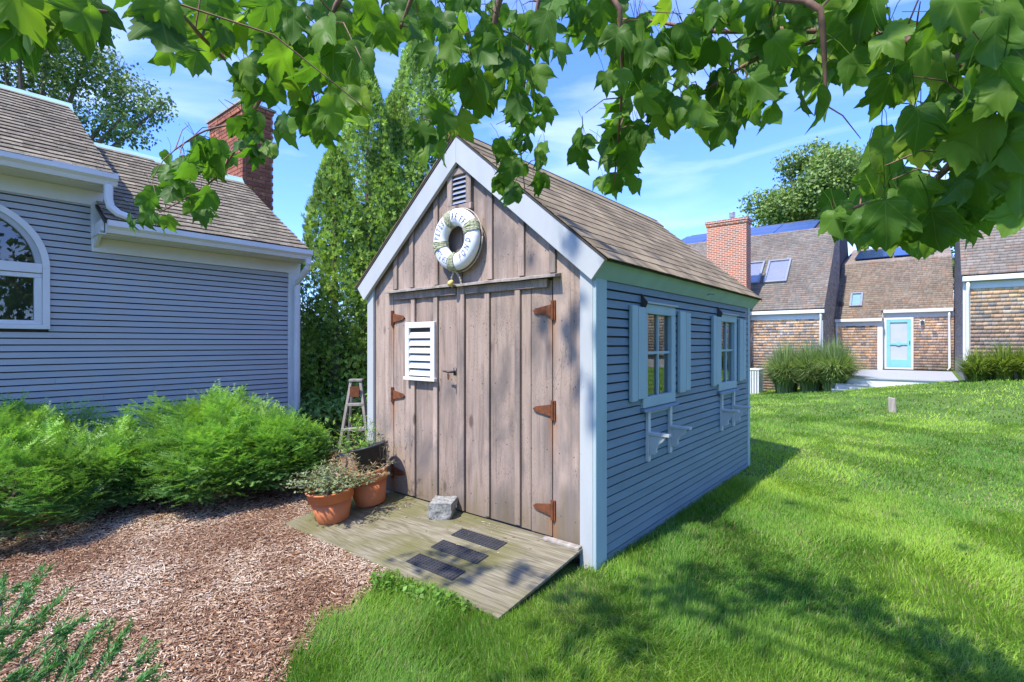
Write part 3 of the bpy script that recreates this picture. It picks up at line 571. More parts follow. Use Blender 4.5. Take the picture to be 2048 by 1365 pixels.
def herb(name, lab, at, n, spread, h, cols, lw, ll, mat=None, stems=True, droop=.3, dens=14, group=None, stemr=.0016):
    t = thing(name, lab, 'plant', at, group); sm = MB(); P = []; D = []
    for i in range(n):
        a = random.uniform(0, 6.283); r = spread*math.sqrt(random.random()); bx, by = at[0]+.45*r*math.cos(a), at[1]+.45*r*math.sin(a)
        hh = h*random.uniform(.45, 1.05)*(1.15-.5*(r/spread)); pts = []
        for k in range(5):
            u = k/4; pts.append((bx+r*math.cos(a)*u*1.1+random.uniform(-.006, .006), by+r*math.sin(a)*u*1.1+random.uniform(-.006, .006), at[2]+hh*(u-droop*u*u)))
        sm.tube(pts, [stemr, stemr, stemr*.8, stemr*.6, stemr*.4], 4, False)
        for k in range(dens):
            u = random.uniform(.2, 1)*4; i0 = min(int(u), 3); f = u-i0; P.append([pts[i0][j]*(1-f)+pts[i0+1][j]*f for j in range(3)])
            d = random.uniform(0, 6.28); D.append((math.cos(d), math.sin(d), random.uniform(-.1, .9)))
    sm.build('stems', M['oldwood'] if mat == 'dry' else M['twig'], t)
    P, D = np.array(P), np.array(D); N = len(P); nn = rdir(N)*.6+np.array([0, 0, 1.]); s = rng.uniform(.7, 1.25, N)
    tv = [(0, 0, 0), (-lw/2, ll*.45, .0), (lw/2, ll*.45, .0), (0, ll, -ll*.12)]
    cc = np.array(cols)[rng.integers(0, len(cols), N)]*rng.uniform(.75, 1.2, (N, 1))
    inst('leaves', tv, [(0, 2, 1), (1, 2, 3)], frames(D, nn)*s[:, None, None], P, M['treeleaf'] if mat != 'dry' else M['dry'], t, col=cc); return t
herb('herb_plant', 'low mound of pale grey-green herbs spilling over the front clay pot', (c1[0]-.02, c1[1], c1[2]+.235), 170, .25, .25, [(.22, .27, .12), (.30, .35, .18), (.18, .22, .10)], .018, .022, dens=15, stemr=.001)
herb('leafy_weed', 'bright green narrow-leaved weed hanging over the black pot', (c2[0]-.15, c2[1]-.02, c2[2]+.34), 26, .16, .60, [(.17, .33, .04), (.24, .42, .06), (.12, .25, .04)], .010, .06, dens=24)
herb('dry_grass_tuft', 'tuft of dry straw-coloured grass leaning between the two clay pots', (c1[0]+.02, c1[1]+.17, c1[2]+.23), 70, .24, .46, [(.46, .34, .19), (.38, .29, .16), (.30, .28, .13)], .006, .05, 'dry', dens=16, droop=.38, stemr=.001)
herb('wispy_weed', 'thin wispy weed with dark seed heads against the white corner board', (c2[0]+.08, c2[1]+.05, c2[2]+.40), 14, .22, .55, [(.16, .17, .09), (.20, .20, .12)], .005, .03, 'dry', dens=10, stemr=.0011)
# old wooden stepladder
la = (*loc(712, 900, d=5.6)[:2], 0); ld = thing('wooden_stepladder', 'old grey wooden stepladder beside the shed with a rusty plate', 'ladder', la)
vw = Vector((-.707, .707, 0)); sd = Vector((.707, .707, 0))        # seen from the front: sd sideways, vw away
def L3(s, d, z): p = Vector(la)+sd*s+vw*d; return (p.x, p.y, z)
def bar(p, q, w, t_):
    p, q = Vector(p), Vector(q); u = (q-p).normalized(); a = sd*w/2; b_ = u.cross(sd).normalized()*t_/2
    return MB().hexa([tuple(p-a-b_), tuple(p+a-b_), tuple(p+a+b_), tuple(p-a+b_), tuple(q-a-b_), tuple(q+a-b_), tuple(q+a+b_), tuple(q-a+b_)])
for s in (-1, 1):
    bar(L3(s*.20, -.16, 0), L3(s*.05, .0, 1.06), .028, .06).build('rail', M['oldwood'], ld, bevel=.003); bar(L3(s*.18, .36, 0), L3(s*.045, .05, 1.03), .022, .045).build('rear_leg', M['oldwood'], ld, bevel=.003)
for z, w in ((.27, .17), (.54, .13), (.80, .09)):
    p = L3(0, -.16+.16*z, z); MB().hexa([L3(-w, -.20+.16*z, z), L3(w, -.20+.16*z, z), L3(w, -.09+.16*z, z), L3(-w, -.09+.16*z, z), L3(-w, -.20+.16*z, z+.03), L3(w, -.20+.16*z, z+.03), L3(w, -.09+.16*z, z+.03), L3(-w, -.09+.16*z, z+.03)]).build('tread', M['oldwood'], ld, bevel=.003)
MB().hexa([L3(-.07, -.04, 1.06), L3(.07, -.04, 1.06), L3(.07, .07, 1.06), L3(-.07, .07, 1.06), L3(-.07, -.04, 1.085), L3(.07, -.04, 1.085), L3(.07, .07, 1.085), L3(-.07, .07, 1.085)]).build('top_step', M['oldwood'], ld, bevel=.003)
MB().hexa([L3(-.05, -.075, .90), L3(+.045, -.075, .90), L3(+.045, -.061, .90), L3(-.05, -.061, .90), L3(-.05, -.075, 1.01), L3(+.045, -.075, 1.01), L3(+.045, -.061, 1.01), L3(-.05, -.061, 1.01)]).build('rusty_plate', M['rust'], ld)

# ------------------------------------------------------------------ life ring
rc = Vector(loc(912.5, 480, y=-.075)); RM, RA, RB = .176, .069, .05
lr = thing('life_ring', 'white life ring with navy lettering and lichened bands hung on the gable', 'life ring', tuple(rc))
def tor(ph, ps, a=RA, b_=RB): r = RM+a*math.cos(ps); return (rc.x+r*math.cos(ph), rc.y-b_*math.sin(ps), rc.z+r*math.sin(ph))
def torus(p0, p1, n, a, b_, k=20, jit=0.):
    m = MB(); vs = []
    for i in range(n+1):
        ph = p0+(p1-p0)*i/n
        for j in range(k): vs.append(tor(ph, 2*math.pi*j/k, a+random.uniform(-jit, jit), b_+random.uniform(-jit, jit)))
    return m.add(vs, [(i*k+j, i*k+(j+1) % k, (i+1)*k+(j+1) % k, (i+1)*k+j) for i in range(n) for j in range(k)])
smooth(torus(0, 2*math.pi, 56, RA, RB)).build('ring_body', M['ring'], lr)
for dg in (22, 108, 192, 264): torus(math.radians(dg-11), math.radians(dg+11), 8, RA+.006, RB+.006, 20, .004).build('band', M['lichen'], lr)
smooth(MB().tube([(rc.x+.252*math.cos(w), rc.y+.03, rc.z+.252*math.sin(w)) for w in np.linspace(0, 2*math.pi, 49)], .005, 6)).build('grab_line', M['rope'], lr)
for k, (dx, bend) in enumerate(((-.055, -.02), (.045, .02))):
    pts = [(rc.x-.02+dx*u+bend*math.sin(3*u)+.004*math.sin(u*40), rc.y+.0+.03*u, rc.z-.235-.135*u+(.004*math.cos(u*40))) for u in np.linspace(0, 1, 26)]
    smooth(MB().tube(pts, .008, 6)).build('rope', M['rope'], lr)
smooth(MB().lathe([(0, -.02), (.018, -.018), (.026, 0), (.02, .02), (.008, .034), (0, .036)], (rc.x-.045, rc.y-.02, rc.z-.345), 14, Matrix.Rotation(.9, 3, 'Y'))).build('yellow_float', M['yellow'], lr)
def arc_text(word, phis, top_out, sq=.62):
    m = MB()
    for ch, dg in zip(word, phis):
        if ch == ' ': continue
        cu = bpy.data.curves.new('t', 'FONT'); cu.body = ch; cu.size = .074; cu.align_x = 'CENTER'; cu.shear = .12; cu.resolution_u = 2
        to = bpy.data.objects.new('t', cu); C.objects.link(to); bpy.context.view_layer.update()
        me = to.to_mesh(); ph0 = math.radians(dg); vs = []
        for v in me.vertices:
            u, w = v.co.x*sq, v.co.y-.026
            rr = RM+(w if top_out else -w); ph = ph0+(-u if top_out else u)/rr*1.0
            cs = max(-.97, min(.97, (rr-RM)/RA)); vs.append((rc.x+rr*math.cos(ph), rc.y-RB*math.sqrt(1-cs*cs)-.0035, rc.z+rr*math.sin(ph)))
        m.add(vs, [tuple(p.vertices) for p in me.polygons]); to.to_mesh_clear(); bpy.data.objects.remove(to); bpy.data.curves.remove(cu)
    return m
arc_text('PETES', (173, 162, 151, 140, 129), True).build('lettering', M['navy'], lr); arc_text('REFF', (88, 76, 56, 44), True).build('lettering', M['navy'], lr)
arc_text('MTG HSE', (208, 216, 224, 230, 236.5, 243.5, 250), False, .40).build('lettering', M['navy'], lr); arc_text('POND', (300, 315, 332, 350), False).build('lettering', M['navy'], lr)

# ------------------------------------------------------------------ the grey house at the left
HX = -5.33; house = thing('grey_house', 'grey clapboard house with cedar roof, white gutters and an arched window', 'house', (HX, -2, 0))
yL = -4.6; yR = .69
WC, WR, WB, WS = -2.49, .64, 1.63, 2.235                   # arched window: centre, radius, bottom, spring line
MB().box(HX-3.4, HX-.02, yL, .86, .0, 2.62).build('inner_wall', M['underlay'], house)
MB().prism([(HX-.02, -1.5, 2.62), (HX-.02, -1.5, 3.2), (HX-1.6, -1.5, 4.3), (HX-3.4, -1.5, 3.2), (HX-3.4, -1.5, 2.62)], (0, yL+1.5, 0)).build('inner_wall', M['underlay'], house)
ec = .0672; i = 0
while True:
    z0 = .12+i*ec; z1 = z0+ec+.01; i += 1
    if z0 > 2.95: break
    segs = [(yL, yR if z0 < 2.455 else -1.50)]
    zc = z0+ec/2
    hw = WR+.005 if WB < zc < WS else (math.sqrt(max(0, (WR+.01)**2-(zc-WS)**2)) if zc >= WS and zc < WS+WR else 0)
    if hw > .02: segs = [(yL, WC-hw), (WC+hw, segs[0][1])]
    else:
        c_ = random.uniform(-2, .2); segs = [(yL, c_-.001), (c_+.001, segs[0][1])] if random.random() < .35 and segs[0][1] > .5 else segs
    for a, b_ in segs:
        MB().prism([(HX-.019, a, z0), (HX-.019, a, z0+ec*.83), (HX+.012, a, z0+ec*.81), (HX+.021, a, z0)], (0, b_-a, 0)).build('clapboard', M['siding_grey'], house)
# window
wn_ = MB().box(HX-.13, HX-.12, WC-WR, WC+WR, WB, WS+WR).build('window', M['underlay'], house)
def ringseg(r0, r1, x0, x1, n=28):
    m = MB(); vs = []
    for k in range(n+1):
        w = math.pi*k/n
        for r, x in ((r0, x0), (r1, x0), (r1, x1), (r0, x1)): vs.append((x, WC+r*math.cos(w), WS+r*math.sin(w)))
    return m.add(vs, [(4*k+j, 4*k+(j+1) % 4, 4*k+4+(j+1) % 4, 4*k+4+j) for k in range(n) for j in range(4)])
ringseg(WR-.045, WR+.012, HX-.03, HX+.045).build('window_frame', M['white'], wn_); ringseg(WR-.095, WR-.045, HX-.05, HX+.028).build('window_frame', M['trim'], wn_)
for sgn in (-1, 1):
    a, b_ = sorted((WC+sgn*(WR+.012), WC+sgn*(WR-.045))); MB().box(HX-.03, HX+.045, a, b_, WB, WS).build('window_frame', M['white'], wn_, bevel=.003)
    a, b_ = sorted((WC+sgn*(WR-.0455), WC+sgn*(WR-.105))); MB().box(HX-.05, HX+.026, a, b_, WB+.06, WS-.10).build('sash', M['white'], wn_, bevel=.004)
MB().box(HX-.03, HX+.05, WC-WR-.012, WC+WR+.012, WB-.012, WB+.03).build('window_sill', M['white'], wn_, bevel=.003)
MB().box(HX-.05, HX+.024, WC-WR+.046, WC+WR-.046, WB+.0305, WB+.075).build('sash', M['white'], wn_, bevel=.004); MB().box(HX-.05, HX+.024, WC-WR+.046, WC+WR-.046, WS-.10, WS-.055).build('sash', M['white'], wn_, bevel=.004)
MB().box(HX-.04, HX+.038, WC-WR+.046, WC+WR-.046, WS-.05, WS+.045).build('transom_bar', M['white'], wn_, bevel=.004)
MB().box(HX-.022, HX-.018, WC-WR+.1, WC+WR-.1, WB+.07, WS-.1).build('pane', M['housglass'], wn_)
n_ = 24; MB().prism([(HX-.022, WC+(WR-.09)*math.cos(math.pi*k/n_), WS+.04+(WR-.13)*math.sin(math.pi*k/n_)) for k in range(n_+1)], (.004, 0, 0)).build('pane', M['housglass'], wn_)
bl = MB().box(HX-.115, HX-.112, WC-WR+.08, WC+WR-.08, WB+.06, WS-.09).build('blind', M['blind'], wn_)
for k in range(20):
    z = WB+.07+k*.022; MB().hexa([(HX-.108, WC-WR+.09, z), (HX-.09, WC-WR+.09, z+.008), (HX-.09, WC+WR-.09, z+.008), (HX-.108, WC+WR-.09, z), (HX-.108, WC-WR+.09, z+.001), (HX-.09, WC-WR+.09, z+.009), (HX-.09, WC+WR-.09, z+.009), (HX-.108, WC+WR-.09, z+.001)]).build('blind_slat', M['blind'], bl)
# trim, gutters, spouts
MB().box(HX-.005, HX+.028, yR, .865, .05, 2.62).build('corner_board', M['white'], house, bevel=.004)
MB().box(HX-.005, HX+.03, -1.50, .868, 2.465, 2.62).build('frieze', M['white'], house, bevel=.004)
MB().box(HX-.005, HX+.034, -1.505, -1.40, 2.621, 2.97).build('frieze', M['white'], house)
MB().box(HX-.005, HX+.03, yL, -1.40, 2.96, 3.12).build('frieze', M['white'], house, bevel=.004)
MB().box(HX-.004, HX+.30, -1.50, .868, 2.6205, 2.635).build('soffit', M['white'], house); MB().box(HX-.004, HX+.30, yL, -1.40, 3.1205, 3.135).build('soffit', M['white'], house)
def gutter(y0, y1, z, name='gutter'):                       # K-style section
    p = [(0, .0), (0, .125), (.012, .125), (.012, .012), (.07, .012), (.09, .05), (.118, .075), (.118, .118), (.102, .118), (.102, .128), (.132, .128), (.132, .07), (.102, .042), (.082, .0)]
    X = HX+.285; g_ = MB().prism([(X+a, y0, z+b_) for a, b_ in p], (0, y1-y0, 0)).build(name, M['white'], house)
    for yy, t_ in ((y0-.004, .004), (y1, .004)): MB().prism([(X+a, yy, z+b_) for a, b_ in [(0, 0), (0, .128), (.134, .13), (.134, .068), (.104, .04), (.084, -.002)]], (0, t_, 0)).build('end_cap', M['white'], g_)
gutter(-1.44, .83, 2.63); gutter(yL, -1.36, 3.125)
MB().prism([(HX+.02, -1.452, 2.50), (HX+.10, -1.452, 2.55), (HX+.30, -1.452, 2.66), (HX+.30, -1.452, 2.77), (HX+.02, -1.452, 2.75)], (0, -.03, 0)).build('rake_return', M['white'], house)
def spout(pts, name='downspout'):
    m = MB()
    m.tube(pts, .041, 8); m.sm = False; return m.build(name, M['white'], house)
spout([(HX+.36, .80, 2.64), (HX+.36, .80, 2.58), (HX+.33, .80, 2.52), (HX+.22, .79, 2.42), (HX+.12, .785, 2.35), (HX+.075, .782, 2.28), (HX+.072, .782, .06)])
spout([(HX+.36, -1.43, 3.13), (HX+.36, -1.43, 2.98), (HX+.365, -1.41, 2.90), (HX+.385, -1.35, 2.84), (HX+.40, -1.27, 2.815)])
# cedar roofs, shingle by shingle
sl = .655; ah = math.atan(sl); vh = Vector((-math.cos(ah), 0, math.sin(ah))); nh = Vector((math.sin(ah), 0, math.cos(ah)))
EX = HX+.40
def cedar(y0, y1, ze, zr, nm, lab, y_single):
    run = (zr-ze)/sl; m = MB()
    m.prism([(EX-.03, y0, ze-.02), (EX-.03-run, y0, zr-.02), (EX-.03-2*run, y0, ze-.02), (EX-.03-2*run, y0, ze-.05), (EX-.03-run, y0, zr-.05), (EX-.03, y0, ze-.05)], (0, y1-y0, 0))
    r_ = m.build(nm, M['underlay'], house); L_ = run/math.cos(ah); k = max(1, round(L_/.118)); ce = L_/k
    ms = [shingle_mesh(w, ce*1.25, .016) for w in (.125, .15, .17, .195)]
    for q in ms: q.materials.append(M['cedar_roof'])
    lay(r_, ms, None, (EX, y_single, ze-.02), ud, vh, nh, y1-y_single-.02, k, ce, 300, jit=.009, gapw=.003, lift=.004)
    if y_single > y0+.1:
        T = []; Mm = []
        for c_ in range(k):
            s = y0
            while s < y_single-.16:
                T.append(tuple(Vector((EX, s, ze-.02))+vh*(c_*ce)+nh*.004)); Mm.append(np.array(Matrix((ud, vh, nh)).transposed())); s += .163
        tv = [(0, 0, .016), (.16, 0, .016), (.16, ce*1.25, .003), (0, ce*1.25, .003), (0, 0, .023), (.16, 0, .023), (.16, ce*1.25, .007), (0, ce*1.25, .007)]
        tf = [(4, 5, 6), (4, 6, 7), (0, 1, 5), (0, 5, 4), (1, 2, 6), (1, 6, 5), (0, 4, 7), (0, 7, 3)]
        inst('shingles', tv, tf, np.array(Mm), np.array(T), M['cedar_roof'], r_, kind='stuff')
    xr = EX-.03-run
    MB().prism([(xr+.10, y0, zr-.105), (xr+.008, y0, zr+.03), (xr-.11, y0, zr-.06), (xr-.11, y0, zr-.05), (xr+.005, y0, zr+.046), (xr+.11, y0, zr-.095)], (0, y1-y0+.01, 0)).build('ridge_cap', M['copper'], r_)
    return r_
cedar(-1.47, .80, 2.775, 4.14, 'lower_roof', None, -1.46); cedar(yL, -1.38, 3.25, 4.52, 'upper_roof', None, -2.75)
MB().prism([(EX-.05, .79, 2.72), (EX-.03-2.08, .79, 4.085), (EX-.03-2.08, .79, 3.93), (EX-.05, .79, 2.60)], (0, -.03, 0)).build('rake_board', M['white'], house)
MB().prism([(EX-.05, -1.39, 3.20), (EX-.03-1.94, -1.39, 4.47), (EX-.03-1.94, -1.39, 4.3), (EX-.05, -1.39, 3.06)], (0, -.03, 0)).build('rake_board', M['white'], house)
MB().prism([(HX-.02, -1.42, 2.9), (EX-1.97, -1.42, 4.35), (EX-1.97, -1.42, 2.9)], (0, -.02, 0)).build('gable_wall', M['siding_grey'], house)
MB().prism([(HX-.02, .845, .0), (HX-.02, .845, 2.62), (EX-2.1, .845, 4.05), (HX-3.3, .845, 3.0), (HX-3.3, .845, 0)], (0, .02, 0)).build('gable_wall', M['siding_grey'], house)
# brick chimney: single bricks on the two faces in view
ch = MB().box(-8.55, -7.215, .90, 1.40, 2.0, 5.49).build('chimney', M['mortar'], house)
bw, bh, bt = .203, .057, .0677
bms = {}
def brick(x0, x1, y0, y1, z):
    k = (round(x1-x0, 3), round(y1-y0, 3))
    if k not in bms:
        me = MB().box(0, k[0], 0, k[1], 0, bh).mesh(); me.name = 'brick'; me.materials.append(M['brick']); bms[k] = me
    o = bpy.data.objects.new('brick', bms[k]); C.objects.link(o); o.parent = ch; a = ORIG[ch.name]; o.location = (x0-a[0], y0-a[1], z-a[2])
nb = 0
for k in range(27):
    z = 5.50-bt*(k+1)+.005; off = (k % 2)*.105
    out = .022 if k < 2 else 0
    x = -8.56; w0 = .098 if k % 2 else bw
    while x < -7.22:
        w = min(w0, -7.20-x)
        if w > .04 and nb < 299 and k < 21: brick(x, x+w, .885-out, .93, z); nb += 1
        x += w0+.0105; w0 = bw
    y = .945; w0 = bw if k % 2 else .098
    while y < 1.40:
        w = min(w0, 1.405-y)
        if w > .04 and nb < 299: brick(-7.235, -7.20+out, y, y+w, z); nb += 1
        y += w0+.0105; w0 = bw
MB().box(-8.60, -7.16, .84, 1.44, 5.50, 5.535).build('chimney_cap', M['concrete'], ch)

# ------------------------------------------------------------------ the shingled house across the lawn
far = thing('shingled_house', 'long cedar-shingled house across the lawn with turquoise door and brick chimney', 'house', (-1.4, 19.4, -.4))
def shakes(name, O, u, v, n, W, H, ok, colf, parent, ex=.107, wr=(.07, .19), t=.018):
    O, u, v, n = Vector(O), Vector(u).normalized(), Vector(v).normalized(), Vector(n).normalized(); T = []; Mm = []; cc = []
    B = np.array(Matrix((u, v, n)).transposed())
    k = 0
    while k*ex < H:
        s = -random.uniform(0, .1)
        while s < W:
            if s < 0: s = 0.
            w = min(random.uniform(*wr)*(random.uniform(.4, 1) if s == 0 else 1), W-s+.001); c_ = s+w/2; vv = k*ex+random.uniform(-.004, .004)
            if ok(c_, vv+ex/2, w/2):
                T.append(tuple(O+u*s+v*vv)); S_ = np.diag([w-.004, ex*1.12, t]); Mm.append(B @ S_); cc.append(colf(c_, vv))
            s += w
        k += 1
    tv = [(0, 0, 1), (1, 0, 1), (1, 1, .25), (0, 1, .25), (0, 0, 0), (1, 0, 0)]; tf = [(0, 1, 2), (0, 2, 3), (4, 5, 1), (4, 1, 0), (4, 0, 3), (5, 2, 1)]
    return inst(name, tv, tf, np.array(Mm), np.array(T), M['shake'], parent, col=np.array(cc), kind='stuff')
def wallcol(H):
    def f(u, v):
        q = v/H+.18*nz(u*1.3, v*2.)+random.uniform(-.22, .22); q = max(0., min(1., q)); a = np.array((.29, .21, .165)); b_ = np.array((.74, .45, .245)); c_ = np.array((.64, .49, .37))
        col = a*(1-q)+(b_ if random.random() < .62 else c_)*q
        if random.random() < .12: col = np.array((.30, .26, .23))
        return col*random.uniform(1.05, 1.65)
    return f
def roofcol(base=(.34, .295, .275)):
    def f(u, v):
        c_ = np.array(base)*random.uniform(.78, 1.15)*(1+.14*nz(u, v, 1.2))
        if random.random() < .2: c_ = c_*np.array((1.12, .95, .85))
        return c_
    return f
sidecol = lambda u, v: np.array((.34, .31, .30))*random.uniform(.7, 1.2)
# left part
LX0, LX1, LY = -9.0, -1.42, 19.4
MB().box(LX0, LX1-.02, LY+.02, 24.5, -.7, 2.72).build('wall', M['underlay'], far)
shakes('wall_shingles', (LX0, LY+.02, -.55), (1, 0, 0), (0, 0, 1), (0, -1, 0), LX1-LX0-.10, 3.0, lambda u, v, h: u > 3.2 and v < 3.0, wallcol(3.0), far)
RSL = 1.01; ra = math.atan(RSL); rv = (0, math.cos(ra), math.sin(ra)); rn = (0, -math.sin(ra), math.cos(ra))
MB().prism([(LX0, LY-.07, 2.81), (LX0, 23.0, 6.33), (LX0, 26.8, 7.75), (LX0, 30, 2.7), (LX0, LY-.05, 2.72)], (LX1-LX0-.06, 0, 0)).build('roof', M['underlay'], far)
shakes('roof_shingles', (LX0, LY-.10, 2.80), (1, 0, 0), rv, rn, LX1-LX0+.07, 5.2, lambda u, v, h: True, roofcol((.215, .19, .158)), far, .125, (.10, .2), .030)
shakes('side_wall_shingles', (LX1, LY, -.5), (0, 1, 0), (0, 0, 1), (1, 0, 0), 4.6, 6.9, lambda u, v, h: v-.5 < 2.72+RSL*(u-.15)-.05 and not (v-.5 > 6.3), sidecol, far)
MB().prism([(LX1-.040, LY+.02, -.6), (LX1-.040, LY+.02, 2.72), (LX1-.040, 23, 6.3), (LX1-.040, 26, 7.2), (LX1-.040, 26, -.6)], (.015, 0, 0)).build('wall', M['underlay'], far)
MB().box(LX0, LX1+.08, LY-.17, LY-.04, 2.62, 2.76).build('gutter', M['white'], far, bevel=.01); MB().box(LX0, LX1, LY-.03, LY+.005, 2.42, 2.615).build('frieze', M['white'], far)
MB().box(LX1-.11, LX1+.012, LY-.012, LY+.03, -.5, 2.36).build('corner_board', M['white'], far); smooth(MB().tube([(LX1-.05, LY-.10, 2.64), (LX1-.05, LY-.10, 2.5), (LX1-.05, LY-.06, 2.35), (LX1-.05, LY-.055, -.4)], .04, 8)).build('downspout', M['white'], far)
def skylight(x0, x1, y0, y1, zf, blind, nm='skylight'):
    U = Vector((1, 0, 0)); V = Vector(rv); Nn = Vector(rn); O = Vector((x0, y0, zf(y0))); W = x1-x0; H = (y1-y0)/math.cos(ra)
    def slab(a, b_, c_, d, h0, h1): return MB().hexa([tuple(O+U*a+V*c_+Nn*h0), tuple(O+U*b_+V*c_+Nn*h0), tuple(O+U*b_+V*d+Nn*h0), tuple(O+U*a+V*d+Nn*h0), tuple(O+U*a+V*c_+Nn*h1), tuple(O+U*b_+V*c_+Nn*h1), tuple(O+U*b_+V*d+Nn*h1), tuple(O+U*a+V*d+Nn*h1)])
    s = slab(.04, W-.04, .04, H-.04, .02, .05).build(nm, M[blind], far)
    for q in ((0, .085, 0, H), (W-.085, W, 0, H), (.085, W-.085, 0, .085), (.085, W-.085, H-.085, H)): slab(*q, .01, .12).build('skylight_frame', M['flash'], s, bevel=.01)
    slab(.085, W-.085, .085, H-.085, .085, .092).build('pane', M['skyglass'], s)
zl = lambda y: 2.80+RSL*(y-(LY-.10)); skylight(-3.72, -2.83, 20.45, 21.5, zl, 'skyreflect'); skylight(-4.72, -3.86, 20.45, 21.5, zl, 'skyreflect')
pn_ = math.atan((7.75-6.33)/3.8); pv = Vector((0, math.cos(pn_), math.sin(pn_))); pnn = Vector((0, -math.sin(pn_), math.cos(pn_)))
def panels(x0, nx_, y0, z0, ny):
    for i in range(nx_):
        for j in range(ny):
            o_ = Vector((x0+i*1.66, y0, z0))+pv*(j*1.0); q = MB(); a = [o_, o_+Vector((1.63, 0, 0)), o_+Vector((1.63, 0, 0))+pv*.97, o_+pv*.97]
            q.hexa([tuple(p+pnn*.06) for p in a]+[tuple(p+pnn*.10) for p in a]); q.build('solar_panel', M['panel'], far)
panels(-9.0, 4, 23.25, 6.42, 3)
# brick chimney in front of the left part
cy0, cy1, cx0, cx1 = 18.72, 19.36, -5.48, -3.93
fc = MB().box(cx0, cx1, cy0, cy1, -.7, 6.30).build('chimney', M['farbrick'], far)
MB().box(cx0-.035, cx1+.035, cy0-.035, cy1+.035, 6.30, 6.40).build('corbel', M['farbrick'], fc); MB().box(cx0-.06, cx1+.06, cy0-.06, cy1+.06, 6.40, 6.50).build('corbel', M['farbrick'], fc)
fl = smooth(MB().lathe([(.07, 6.50), (.07, 6.60), (.11, 6.61), (.12, 6.64), (.12, 6.80), (.125, 6.81), (.10, 6.83), (0, 6.85)], (-4.55, 19.0, 0), 14)).build('flue_pipe', M['metal'], fc)
MB().box(-4.75, -4.35, 18.8, 19.2, 6.50, 6.52).build('flue_plate', M['flash'], fc)
# middle part with the turquoise door
DX0, DX1 = .345, 1.135; WY = 22.8; WYl = 22.45; SX = .225
MB().box(LX1, SX, WYl+.02, 26, -.4, 2.45).build('wall', M['underlay'], far); MB().box(SX, 2.42, WY+.02, 26, -.4, 2.82).build('wall', M['underlay'], far)
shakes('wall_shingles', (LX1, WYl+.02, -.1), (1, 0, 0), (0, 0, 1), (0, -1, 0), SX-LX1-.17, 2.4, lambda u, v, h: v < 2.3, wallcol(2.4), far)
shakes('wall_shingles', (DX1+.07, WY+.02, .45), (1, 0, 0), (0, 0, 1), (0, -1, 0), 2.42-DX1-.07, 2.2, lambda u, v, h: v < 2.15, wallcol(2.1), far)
MB().prism([(LX1, 22.35, 2.45), (LX1, 25.0, 5.10), (LX1, 29.5, 6.4), (LX1, 30, 2.3), (LX1, 22.4, 2.40)], (SX-LX1, 0, 0)).build('roof', M['underlay'], far)
MB().prism([(SX, 22.70, 2.80), (SX, 25.0, 5.10), (SX, 29.5, 6.4), (SX, 30, 2.3), (SX, 22.75, 2.75)], (2.42-SX, 0, 0)).build('roof', M['underlay'], far)
ra2 = math.radians(45); rv2 = (0, .7071, .7071); rn2 = (0, -.7071, .7071)
shakes('roof_shingles', (LX1, 22.33, 2.45), (1, 0, 0), rv2, rn2, 3.84, 3.75, lambda u, v, h: u < SX-LX1+.02 or v > .5, roofcol((.235, .192, .145)), far, .125, (.10, .2), .030)
s5 = math.atan(1.3/4.5); shakes('roof_shingles', (LX1, 25.05, 5.12), (1, 0, 0), (0, math.cos(s5), math.sin(s5)), (0, -math.sin(s5), math.cos(s5)), 3.84, 4.6, lambda u, v, h: True, roofcol((.28, .24, .20)), far, .14, (.10, .2), .014)
RSLo, ra_o, rv_o, rn_o = RSL, ra, rv, rn; ra, rv, rn = ra2, rv2, rn2
skylight(loc(1700, 600, y=23.2)[0], loc(1726, 600, y=23.2)[0], 22.88, 23.5, lambda y: 2.45+(y-22.35), 'skyaqua'); MB().box(-1.32, -1.14, 22.9, 23.3, 3.05, 3.25).build('roof_vent', M['underlay'], far)
for i in range(2):
    o_ = Vector((-1.0+i*1.45, 25.6, 5.30)); v_ = Vector((0, math.cos(s5), math.sin(s5))); n__ = Vector((0, -math.sin(s5), math.cos(s5))); a = [o_, o_+Vector((1.4, 0, 0)), o_+Vector((1.4, 0, 0))+v_*2.6, o_+v_*2.6]
    MB().hexa([tuple(p+n__*.06) for p in a]+[tuple(p+n__*.10) for p in a]).build('solar_panel', M['panel'], far)
MB().box(LX1+.03, SX, WYl-.17, WYl-.05, 2.37, 2.49).build('gutter', M['white'], far, bevel=.01); MB().box(LX1, SX, WYl-.02, WYl+.004, 2.20, 2.37).build('frieze', M['white'], far)
MB().box(SX+.02, 2.40, WY-.17, WY-.05, 2.70, 2.83).build('gutter', M['white'], far, bevel=.01); MB().box(SX, 2.42, WY-.02, WY+.004, 2.52, 2.70).build('frieze', M['white'], far)
MB().box(SX-.16, SX, WYl-.015, WYl+.02, .43, 2.37).build('corner_board', M['white'], far); MB().box(SX, SX+.014, WYl, WY+.02, .43, 2.7).build('corner_board', M['white'], far)
for x in (2.28, ): smooth(MB().tube([(x, WY-.10, 2.7), (x, WY-.09, 2.55), (x, WY-.06, 2.4), (x, WY-.06, .56), (x-.03, WY-.16, .47)], .042, 8)).build('downspout', M['white'], far)
smooth(MB().tube([(LX1+.09, WYl-.10, 2.38), (LX1+.09, WYl-.08, 2.2), (LX1+.09, WYl-.06, .2)], .042, 8)).build('downspout', M['white'], far)
for q in ((SX+.016, DX0, .45, 2.52), (DX1, DX1+.07, .45, 2.52), (DX0, DX1, 2.44, 2.52)): MB().box(q[0], q[1], WY-.04, WY+.01, q[2], q[3]).build('door_casing', M['white'], far)
MB().box(DX0, DX1, WY-.03, WY+.02, .45, .53).build('door_sill', M['white'], far)
